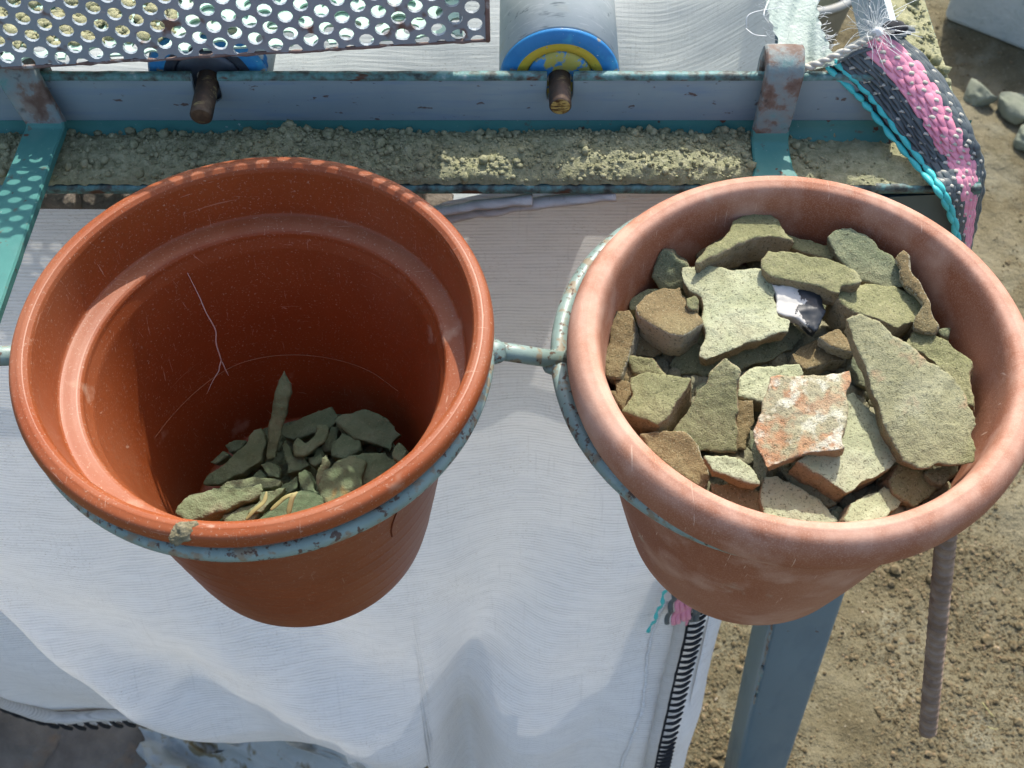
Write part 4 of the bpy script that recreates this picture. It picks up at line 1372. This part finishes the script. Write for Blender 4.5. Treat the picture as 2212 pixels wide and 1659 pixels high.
straw([(690, 1325), (760, 1250), (830, 1185), (850, 1110)], [-.074, -.070, -.068, -.066], .0012, 'yellow straw blade lying along the twisted bone end')
straw([(880, 1250), (950, 1190), (1000, 1150), (1090, 1115)], [-.072, -.069, -.067, -.066], .0012, 'yellow straw blade slanting up to meet the short blade')
straw([(1015, 1290), (1030, 1220), (1050, 1150), (1085, 1112)], [-.070, -.067, -.064, -.063], .0014, 'short pale straw blade standing up near the front rim')

# ------------------------------------------------------------------ hanging cloth below the rail
cprof_z = [-.015, -.06, -.14, -.24, -.34, -.44, -.52, -.58, -.62]
cprof_y = [.4535, .4555, .4500, .4380, .4220, .4020, .3820, .3640, .3560]


_bp = np.array([at_y(a, b - 32, yq) for a, b, yq in ((-120, 1275, .42), (0, 1338, .418), (100, 1404, .412), (200, 1466, .405), (320, 1538, .397), (450, 1582, .392), (560, 1604, .388), (700, 1630, .384), (850, 1652, .38), (930, 1660, .378))])


def cloth_bottom(x):
    # lower outline of the belly, per x: height of the turn-under
    xs_ = list(_bp[:, 0]) + [_bp[-1, 0] + .006, .0, .2]
    return interp(x, xs_, list(_bp[:, 2]) + [-.97, -.97, -.97])


nu, nv = 330, 300
xs = np.linspace(-.52, .174, nu)
U, Vv = np.meshgrid(xs, np.linspace(0, 1, nv), indexing='ij')
zt = interp(xs, [-.52, -.22, -.10, -.055, -.035, -.01, .05, .174], [-.020, -.0225, -.027, -.026, -.016, -.0085, -.0075, -.0075])
zbm = cloth_bottom(xs)
ZZ = zt[:, None] + (zbm - zt)[:, None] * np.minimum(Vv / .90, 1)
YY = np.interp(-ZZ.ravel(), [-a for a in cprof_z], cprof_y).reshape(ZZ.shape)
YY = np.where(ZZ < -.62, .356 - .02 * (ZZ + .62) * -1, YY)
# turn under at the lower edge
k = np.clip((Vv - .80) / .20, 0, 1)
hang = np.clip((U + .02) / .05, 0, 1)          # the right-hand fall hangs straight instead
YY += (1 - hang) * .075 * k ** 2.2
ZZ += (1 - hang) * .012 * k ** 3
# folds: valley from between the pots down to the notch, then a deep fold
dz = np.clip((-ZZ - .20) / .35, 0, 1.3)
xv_ = .028 - .062 * np.clip((-ZZ - .25) / .27, 0, 1.15)
YY += .032 * dz ** 2.0 * np.exp(-((U - xv_) / (.024 + .022 * (1 - np.clip(dz, 0, 1)))) ** 2)
YY -= .012 * dz * np.exp(-((U - xv_ - .055) / .035) ** 2) + .008 * dz * np.exp(-((U - xv_ + .07) / .05) ** 2)
Q = np.stack([U.ravel(), ZZ.ravel() * .45, 0 * U.ravel()], -1)
YY += (.008 * fbm(Q * 7, 71, 3) + .0022 * fbm(Q * 26, 73, 3)).reshape(U.shape) * np.clip((-ZZ - .02) / .15, 0, 1)
_rg = 1 - np.abs(vnoise(np.stack([U.ravel() * 9 + ZZ.ravel() * 2.5, ZZ.ravel() * 3.2 - U.ravel() * 2, 0 * U.ravel()], -1), 77)).reshape(U.shape)
YY -= .007 * np.maximum(_rg - .55, 0) * np.clip((-ZZ - .12) / .15, 0, 1)
# diagonal drag folds at the lower left
YY += .010 * np.clip((-ZZ - .30) / .2, 0, 1) * np.sin((U * .75 + ZZ * .65) * 42) * np.clip((-.06 - U) / .1, 0, 1)
# turn the right edge back round the corner
e = np.clip((U - .150) / .024, 0, 1)
YY += .030 * e ** 1.8
UVc = np.stack([U.ravel(), ZZ.ravel()], -1)
S = np.stack([U.ravel(), YY.ravel(), ZZ.ravel()], -1)
sack = thing('hanging_cloth', 'large white woven sacking cloth hanging below the front rail', 'cloth', (-.15, .40, -.6))
part('cloth_sheet', S, grid_faces(nu, nv), m_cloth, sack, uv=UVc)


CU, CY_, CZ, CNU = U.copy(), YY.copy(), ZZ.copy(), nu


def cloth_pt(x, z):
    i = int(np.clip(round((x + .52) / .694 * (CNU - 1)), 0, CNU - 1))
    j = int(np.argmin(np.abs(CZ[i] - z)))
    return np.array([CU[i, j], CY_[i, j], CZ[i, j]])


for q_, (px_, py_, sz_, sd_, lab_) in enumerate(((165, 428, .017, 41, 'dark rock showing in the gap under the rail beside the left arm'), (255, 433, .021, 42, 'larger dark rock under the rail just next to the glossy pot'), (330, 425, .018, 44, 'dark rock under the rail mostly hidden by the glossy pot rim'), (905, 434, .014, 43, 'greenish rock lump in the gap where the hem fold begins'), (60, 430, .016, 45, 'small dark rock under the rail next to the arm, at the picture edge'))):
    v_, f_ = ico(3)
    v_ = v_ * (1 + .3 * fbm(v_ * 1.4 + sd_, sd_, 3))[:, None] * np.array([1.5, 1, .8]) * sz_
    ro_ = mk('rock', v_, f_, m_rock)
    ro_.location = at_y(px_, py_, .488)
    tag(ro_, lab_, 'rock', 'rocks caught behind the hanging cloth')
# hem fold just under the rail between the pots
for (pa, w, dy) in (([(880, 478), (960, 462), (1060, 446), (1180, 428), (1330, 412)], .0042, -.003), ([(900, 452), (980, 440), (1060, 428), (1150, 419)], .0036, -.004)):
    P = catmull(np.array([at_y(a, b, .4520) for a, b in pa]), 60)
    P[:, 1] += dy + .0008 * vnoise(P * 150, 3)
    V, F = tube(P, w * (1 + .2 * vnoise(P * 120, 8)), 10, flat=.55, up=(0, 0, 1))
    part('hem_fold', V, F, m_hem, sack, uv=np.stack([V[:, 0], V[:, 2]], -1))
# piped seam with black whip stitching down the right-hand fall
seam_px = [(1512, 1262), (1498, 1310), (1484, 1380), (1466, 1450), (1448, 1530), (1432, 1600), (1416, 1680), (1400, 1760)]


def on_cloth_px(px, py):
    d = ray(px, py)
    best, bp = 1e9, None
    for s in np.linspace(.6, 1.5, 700):
        p = ORG + d * s
        if p[0] < -.52 or p[0] > .174 or p[2] > 0:
            continue
        q = cloth_pt(p[0], p[2])
        if abs(q[2] - p[2]) < .006 and abs(q[1] - p[1]) < best:
            best, bp = abs(q[1] - p[1]), p
    return bp


sp = np.array([on_cloth_px(*p) for p in seam_px])
sp = catmull(sp, 160)
sp[:, 1] -= .0055
P = sp.copy()
P[:, 0] -= .0095
V, F = tube(P, .0050 * (1 + .08 * vnoise(P * 120, 5)), 12, flat=.9, up=(0, -1, 0))
part('piping', V, F, m_hem, sack, uv=np.stack([V[:, 0], V[:, 2]], -1))
P = sp.copy()
P[:, 0] -= .0035
V, F = tube(P, .0012, 6)
part('stitch_line', V, F, m_thread, sack)
L = np.concatenate([[0], np.cumsum(np.linalg.norm(np.diff(sp, axis=0), axis=1))])
ns = int(L[-1] / .0088)
for i in range(ns):
    s = (i + .5) * .0088
    c = np.array([np.interp(s, L, sp[:, q]) for q in range(3)])
    a = c + np.array([-.0040, -.0010, -.0028])
    m_ = c + np.array([.0040, -.0022, .0010])
    b = c + np.array([.0105, .0010, .0048])
    V, F = tube(catmull([a, m_, b], 8), [.0008, .0013, .0016, .0017, .0017, .0016, .0013, .0007], 6)
    part('stitch', V, F, m_thread, sack)
# raw edge of the seam allowance, a wavy ridge left of the piping
P = sp[20:].copy()
P[:, 0] -= .032 + .004 * np.sin(np.linspace(0, 9, len(P))) - .010 * np.linspace(1, 0, len(P)) ** 2
for q in range(len(P)):
    P[q, 1] = cloth_pt(P[q, 0], P[q, 2])[1] - .0015
P[:, 0] += .0012 * vnoise(P * 160, 5)
V, F = tube(P, .0015 * (1 + .35 * vnoise(P * 140, 5)), 8, flat=.8, up=(0, -1, 0))
part('seam_allowance_edge', V, F, m_cloth, sack, uv=np.stack([V[:, 0], V[:, 2]], -1))
# side panel showing beyond the seam
nu2, nv2 = 30, 140
u2, v2 = np.meshgrid(np.linspace(0, 1, nu2), np.linspace(0, 1, nv2), indexing='ij')
z2 = -.24 - .80 * v2
x2 = .158 + .034 * np.sin(u2 * 1.5) + .004 * np.sin(v2 * 9)
y2 = np.interp(-z2.ravel(), [-a for a in cprof_z], cprof_y).reshape(z2.shape) + .012 + .11 * u2 ** 1.6 + .004 * np.sin(v2 * 13 + u2 * 4)
S2 = np.stack([x2.ravel(), y2.ravel(), z2.ravel()], -1)
part('side_panel', S2, grid_faces(nu2, nv2), m_cloth, sack, uv=np.stack([y2.ravel(), z2.ravel()], -1))

# fold of the sacking showing behind the belly, below the notch
U3, Z3 = np.meshgrid(np.linspace(-.20, .03, 60), np.linspace(-1.02, -.45, 80), indexing='ij')
Y3 = .462 + .006 * np.sin(U3 * 70 + Z3 * 9) + .004 * np.sin(U3 * 160)
S5 = np.stack([U3.ravel(), Y3.ravel(), Z3.ravel()], -1)
part('back_fold', S5, grid_faces(60, 80), m_cloth, sack, uv=np.stack([U3.ravel(), Z3.ravel()], -1))
# inner layer with stitched hem at the lower left, behind the belly
hem_px = [(-80, 1455), (0, 1502), (60, 1524), (110, 1538), (160, 1541), (200, 1538), (250, 1535), (320, 1532), (390, 1531)]
hp = catmull(np.array([at_y(a, b, .425) for a, b in hem_px]), 120)
nv3 = 60
S3 = []
for p in hp:
    for t in np.linspace(0, 1, nv3):
        S3.append((p[0], p[1] + .03 * t ** 2 - .012 * math.sin(math.pi * t) + .004 * math.sin(p[0] * 40 + t * 6), p[2] + t * .26))
S3 = np.array(S3)
under = thing('inner_cloth', 'inner fold of white cloth with black blanket-stitched hem, under the hanging cloth', 'cloth', (-.40, .43, -.75))
part('cloth_sheet', S3, grid_faces(len(hp), nv3), m_cloth, under, uv=np.stack([S3[:, 0], S3[:, 2]], -1))
P = hp + np.array([0, -.006, .004])
V, F = tube(P, .0058 * (1 + .15 * vnoise(P * 90, 5)), 10, up=(0, -1, 0))
part('hem_roll', V, F, m_hem, under, uv=np.stack([V[:, 0], V[:, 2]], -1))
P = hp + np.array([0, -.008, -.0035])
V, F = tube(P, .0012, 6)
part('stitch_line', V, F, m_thread, under)
# scalloped cloth edge below the stitch line with the stitches crossing it
nn_ = len(hp)
S4 = []
for i, p in enumerate(hp):
    d = .019 + .005 * math.sin(i * .55)
    S4 += [p + np.array([0, -.006, -.002]), p + np.array([0, -.0055, -.002 - d])]
V = np.array(S4)
part('hem_edge', V, grid_faces(nn_, 2), m_cloth, under, uv=np.stack([V[:, 0], V[:, 2]], -1))
L = np.concatenate([[0], np.cumsum(np.linalg.norm(np.diff(hp, axis=0), axis=1))])
for i in range(int(L[-1] / .0135)):
    s = (i + .5) * .0135
    c = np.array([np.interp(s, L, hp[:, q]) for q in range(3)])
    V, F = tube(catmull([c + np.array([-.002, -.009, -.003]), c + np.array([.0005, -.0095, -.014]), c + np.array([.003, -.007, -.026])], 8), .0021, 6)
    part('stitch', V, F, m_thread, under)

# unseen cloth added behind the stand to shade the bag and ground
nu, nv = 60, 60
U, T = np.meshgrid(np.linspace(-.66, .185, nu), np.linspace(0, 1, nv), indexing='ij')
S = np.stack([U.ravel(), 0.918 + .02 * T.ravel() * np.sin(U.ravel() * 22) + .03 * T.ravel(), -.004 - 1.05 * T.ravel()], -1)
back = mk('added_shade_cloth', S, grid_faces(nu, nv), m_cloth_back, uv=np.stack([U.ravel(), T.ravel()], -1))
tag(back, 'unseen woven cloth added at the far side of the stand to shade the ground', 'cloth')
# cloth chute behind the rail, under the rollers
nu, nv = 160, 140
U, T = np.meshgrid(np.linspace(-.60, .190, nu), np.linspace(0, 1, nv), indexing='ij')
yy = interp(T.ravel(), [0, .5, .75, 1], [.895, .64, .54, .50]).reshape(T.shape)
zz = interp(T.ravel(), [0, .5, .75, 1], [-.01, -.225, -.43, -.66]).reshape(T.shape)
Q = np.stack([U.ravel(), yy.ravel(), 0 * U.ravel()], -1)
zz = zz + (.012 * fbm(Q * np.array([5, 9, 1]), 81, 3) + .003 * fbm(Q * np.array([14, 40, 1]), 83, 3)).reshape(T.shape) + .05 * np.clip((U - .10) / .09, 0, 1) ** 2
S = np.stack([U.ravel(), yy.ravel(), zz.ravel()], -1)
chute = mk('chute_cloth', S, grid_faces(nu, nv), m_cloth_back, uv=np.stack([U.ravel(), T.ravel() * .6], -1))
tag(chute, 'grubby white woven cloth chute sloping down behind the rollers', 'cloth')

# ------------------------------------------------------------------ frayed cloth strip, cord and tuft
nu, nv = 26, 60
Lp = catmull([(1645, -60), (1652, 0), (1668, 55), (1690, 110), (1716, 160)], nv)
Rp = catmull([(1772, -60), (1766, 0), (1772, 50), (1790, 95), (1806, 140)], nv)
S, UVf = [], []
for i in range(nu):
    for j in range(nv):
        w = i / (nu - 1)
        p2 = Lp[j] * (1 - w) + Rp[j] * w + np.array([2.5 * math.sin(j * .9) * (i in (0, nu - 1)), 0])
        zc = .060 - .015 * (j / nv) + .003 * math.sin(w * 5 + j * .06) + .0006 * math.sin(w * 19 + j * .3)
        S.append(at_z(p2[0], p2[1], zc))
        UVf.append((w * .035, j / nv * .06))
S = np.array(S)
fr = thing('frayed_cloth_strip', 'frayed pale green cloth strip tied beside the hook', 'cloth strip', tuple(S.mean(0)))
part('cloth_strip', S, grid_faces(nu, nv), m_fray, fr, uv=np.array(UVf))
fib = []
r = np.random.default_rng(55)
for q in range(90):
    j = r.integers(5, nv - 1)
    i = 0 if r.uniform() < .5 else nu - 1
    p = S[i * nv + j]
    d = np.array([(-1 if i == 0 else 1) * r.uniform(.001, .006), r.uniform(-.003, .003), r.uniform(-.001, .004)])
    fib.append(tube(catmull([p, p + d * .6 + r.normal(0, .0006, 3), p + d], 6), .00012, 3))
for a, b, c_ in (((1690, 15), (1620, 30), (1612, 62)), ((1665, -10), (1650, 30), (1660, 50)), ((1612, 62), (1630, 75), (1655, 78))):
    fib.append(tube(catmull([at_z(*a, .062), at_z(*b, .066), at_z(*c_, .06)], 14), .00028, 4))
V, F = join(fib)
o = part('loose_fibre', V, F, m_fibre, fr)
o['kind'] = 'stuff'

cordp = catmull([at_z(1726, 150, .046), at_z(1765, 138, .049), at_z(1800, 122, .053), at_z(1838, 104, .056), at_z(1868, 88, .058), at_z(1893, 70, .060)], 60)
cord = thing('twisted_cord', 'twisted cream cord tied from the rail top to the strap knot', 'cord', tuple(cordp[0]))
for ph in (0, math.pi):
    t = np.linspace(0, 9 * math.pi, 60) + ph
    wv_ = np.stack([0 * t, np.cos(t), np.sin(t)], -1) * .0009
    V, F = tube(cordp + wv_, np.interp(np.linspace(0, 1, 60), [0, .3, 1], [.0019, .0012, .0010]) * (1 + .2 * vnoise(cordp * 300, 3)), 8)
    part('ply', V, F, m_strap_white, cord)
fib = []
base = cordp[-1]
for q in range(80):
    d = r.normal(0, 1, 3)
    d /= np.linalg.norm(d)
    d = d * np.array([1.1, .8, .9]) + np.array([-.25, .3, .45])
    Ln = r.uniform(.004, .014)
    k = r.normal(0, .8, 3)
    pts = [base + r.normal(0, .0012, 3), base + d * Ln * .4 + k * .002, base + d * Ln * .8 + k * .006, base + d * Ln * .9 + k * .012]
    fib.append(tube(catmull(pts, 10), .00013, 3))
V, F = join(fib)
o = part('fibre_tuft', V, F, m_fibre, cord)
o['kind'] = 'stuff'
v, f = ico(3)
v = v * (1 + .25 * fbm(v * 2, 5, 3))[:, None] * np.array([.0030, .0026, .0030]) + base
part('knot', v, f, m_fibre, cord)

# ------------------------------------------------------------------ striped strap bound round the corner of the frame
NL = 120
tL_ = [0, .14, .28, .45, .62, .78, .9, 1.0]
Ledge = catmull([(*at_z(1782, 147, .0435),), (*at_z(1842, 200, .030),), (*at_z(1875, 236, .022),), (*at_z(1922, 294, .013),), (*at_z(1975, 357, .0055),), (*at_y(2022, 413, .4425),), (*at_y(2048, 462, .4400),), (*at_y(2062, 520, .4390),), (*at_y(2058, 600, .4390),)], NL)
Redge = catmull([(*at_z(1928, 66, .0500),), (*at_z(2008, 140, .0400),), (*at_z(2068, 227, .0290),), (*at_z(2108, 308, .0175),), (*at_y(2123, 356, .4600),), (*at_y(2120, 415, .4560),), (*at_y(2106, 480, .4520),), (*at_y(2092, 540, .4490),), (*at_y(2075, 620, .4470),)], NL)
strap = thing('striped_strap', 'charcoal and pink woven plastic strap with turquoise edging, wound round the frame corner', 'strap', (.22, .46, 0))


def strap_pt(t, w):
    """t along (array), w across 0..1"""
    a = np.stack([np.interp(t, np.linspace(0, 1, NL), Ledge[:, q]) for q in range(3)], -1)
    b = np.stack([np.interp(t, np.linspace(0, 1, NL), Redge[:, q]) for q in range(3)], -1)
    p = a * (1 - w)[:, None] + b * w[:, None]
    # bulge outward between the edges
    p = p + np.array([.15, -.35, .9]) * (.010 * np.sin(np.pi * np.clip(w, 0, 1)) * (1 - .6 * t))[:, None]
    return p


OUT = np.array([.10, -.55, .82])
OUT /= np.linalg.norm(OUT)
# backing
tt, ww = np.meshgrid(np.linspace(0, 1, 80), np.linspace(.02, 1, 24), indexing='ij')
S = strap_pt(tt.ravel(), ww.ravel()) - OUT * .0012
part('backing', S, grid_faces(80, 24), m_strap_back, strap)
NS = 21
for i in range(NS):
    w = .075 + (i + .5) / NS * .925
    t = np.linspace(0, 1, 150)
    wob = .010 * vnoise(np.stack([t * 9, 0 * t + i * 3.1, 0 * t], -1), 2)
    ph = (i % 2) * math.pi
    p = strap_pt(t, np.full_like(t, w) + wob)
    p = p + OUT * (.00035 * np.sin(t * 2 * math.pi * 13 + ph) + .0003 * vnoise(np.stack([t * 30, 0 * t + i, 0 * t], -1), 4))[:, None]
    mat = m_strap_pink if 7 <= i <= 15 else m_strap_dark
    wid = .00165 * (1 + .10 * np.sin(t * 2 * math.pi * 13 + ph + .6) + .22 * vnoise(np.stack([t * 24, 0 * t + i * 1.7, 0 * t], -1), 6))
    V, F = tube(p, wid * 1.2, 8, flat=.26, up=tuple(OUT))
    part('strand', V, F, mat, strap)
st = []
for i in range(2, NS, 2):
    w0 = .075 + i / NS * .925
    for k in range(15):
        t0 = (k + .25 + .5 * (i // 2 % 2) + random.uniform(-.08, .08)) / 15
        if t0 > .98 or random.random() < .10:
            continue
        hw = .032 + .006 * random.random()
        tv = np.full(7, t0) + np.linspace(-.005, .005, 7)
        p = strap_pt(tv, w0 + np.linspace(-hw, hw, 7)) + OUT * np.array([-.0003, .0006, .0010, .0011, .0010, .0006, -.0003])[:, None]
        st.append(tube(p, .00090, 6, flat=.3, up=tuple(OUT)))
V, F = join(st)
o = part('weft_stitching', V, F, m_strap_white, strap)
o['kind'] = 'stuff'
for w, ph in ((.0, 0), (.085, 1.3)):
    t = np.linspace(0, 1, 260)
    p = strap_pt(t, np.full_like(t, w) + .006 * np.sin(t * 80 + ph)) + OUT * .0013
    rad = .00065 + .00125 * np.abs(np.sin(t * math.pi * 15 + ph)) ** .7
    V, F = tube(p, rad, 8, flat=.7, up=tuple(OUT))
    part('edge_cord', V, F, m_strap_teal, strap)
# folded start of the strap behind the rail top
t = np.linspace(0, 1, 40)
for i in range(7):
    a = at_z(1795 + i * 6, 140 - i * 6, .045 + .001 * i)
    b = at_z(1850 + i * 12, 112 - i * 9, .053)
    c_ = at_z(1915 + i * 10, 95 - i * 5, .050)
    V, F = tube(catmull([a, b, c_], 30), .0020, 8, flat=.5)
    part('strand', V, F, m_strap_dark, strap)
v, f = ico(3)
v = v * (1 + .2 * fbm(v * 2, 15, 3))[:, None] * np.array([.006, .004, .003]) + at_z(1935, 58, .058)
part('black_knot', v, f, m_thread, strap)

# loose strap end hanging at the seam, under the full pot
e0 = on_cloth_px(1480, 1300)
e0 = e0 + np.array([0, -.012, 0])
tail = thing('strap_end', 'cut end of pink and turquoise strap sewn to the cloth seam', 'strap', tuple(e0))
for i, (dx, mat, ln) in enumerate(((-.024, m_strap_teal, .040), (-.017, m_strap_dark, .018), (-.012, m_strap_pink, .022), (-.0085, m_strap_pink, .024), (-.005, m_strap_pink, .021), (-.0015, m_strap_pink, .023), (.0025, m_strap_dark, .012), (.0062, m_strap_dark, .010))):
    t = np.linspace(0, 1, 30)
    p = np.stack([e0[0] + dx + .003 + .0008 * np.sin(t * 18 + i) + (-.006 * t ** 2 if i == 0 else 0 * t), np.full(30, e0[1]) - .001 * np.sin(t * 20 + i), e0[2] + .060 - (.060 + ln * .75) * t], -1)
    V, F = tube(p, .0021 if i else .0013 + .0006 * np.sin(t * 40), 8, flat=.5, up=(0, -1, 0))
    part('strand', V, F, mat, tail)

# ------------------------------------------------------------------ hanging reinforcing bar
b0, b1 = at_d(2047, 1120, .560), at_d(2004, 1582, .690)
L_ = np.linalg.norm(b1 - b0)
ns, seg = 420, 28
T = (b1 - b0) / L_
e1 = np.cross(T, [0, 1, 0])
e1 /= np.linalg.norm(e1)
e2 = np.cross(T, e1)
V = []
for i in range(ns):
    s = i / (ns - 1) * L_
    for k in range(seg):
        a = 2 * math.pi * k / seg
        h = .5 + .5 * math.cos(2 * math.pi * (s / .0068) + (1 if math.sin(a) > 0 else -1) * a * 1.6)
        rr = .0044 + .0009 * max(0, h - .55) / .45 * min(1, abs(math.sin(a)) * 2.2)
        rr += .0007 * math.exp(-(math.sin(a) / .22) ** 2)
        if i > ns - 8:
            rr *= 1 - .12 * (i - ns + 8) / 8
        V.append(b0 + T * s + (e1 * math.cos(a) + e2 * math.sin(a)) * rr)
F = grid_faces(ns, seg)
F = []
for i in range(ns - 1):
    for k in range(seg):
        F.append((i * seg + k, i * seg + (k + 1) % seg, (i + 1) * seg + (k + 1) % seg, (i + 1) * seg + k))
F += [tuple((ns - 1) * seg + k for k in range(seg)), tuple(range(seg))[::-1]]
V = np.array(V)
rb = mk('reinforcing_bar', V, F, m_rebar, origin=b1)
tag(rb, 'ribbed rusty grey reinforcing bar sticking down below the full pot', 'steel bar')

# ------------------------------------------------------------------ pieces that belong to a part rather than to the whole thing
SUB = {'shaft_end': 'shaft', 'crack': 'pot_body', 'mould_line': 'pot_body', 'worn_top_edge': 'upright_flange', 'worn_lip': 'flat_flange', 'weld_seam': 'leg',
       'stitch': ('piping', 'hem_roll'), 'stitch_line': ('piping', 'hem_roll'), 'lower_edge': 'front_wall', 'side_edge': 'front_wall', 'added_shade_strip': 'floor_sheet',
       'weft_stitching': 'backing', 'loose_fibre': 'cloth_strip', 'seam_allowance_edge': 'cloth_sheet', 'hem_fold': 'cloth_sheet', 'hub': 'end_cap', 'seal_ring': 'end_cap'}
for o in list(C.objects):
    key = o.name.split('.')[0]
    if o.parent is not None and key in SUB:
        want = SUB[key] if isinstance(SUB[key], tuple) else (SUB[key],)
        for sib in o.parent.children:
            if sib.name.split('.')[0] in want:
                o.parent = sib
                break
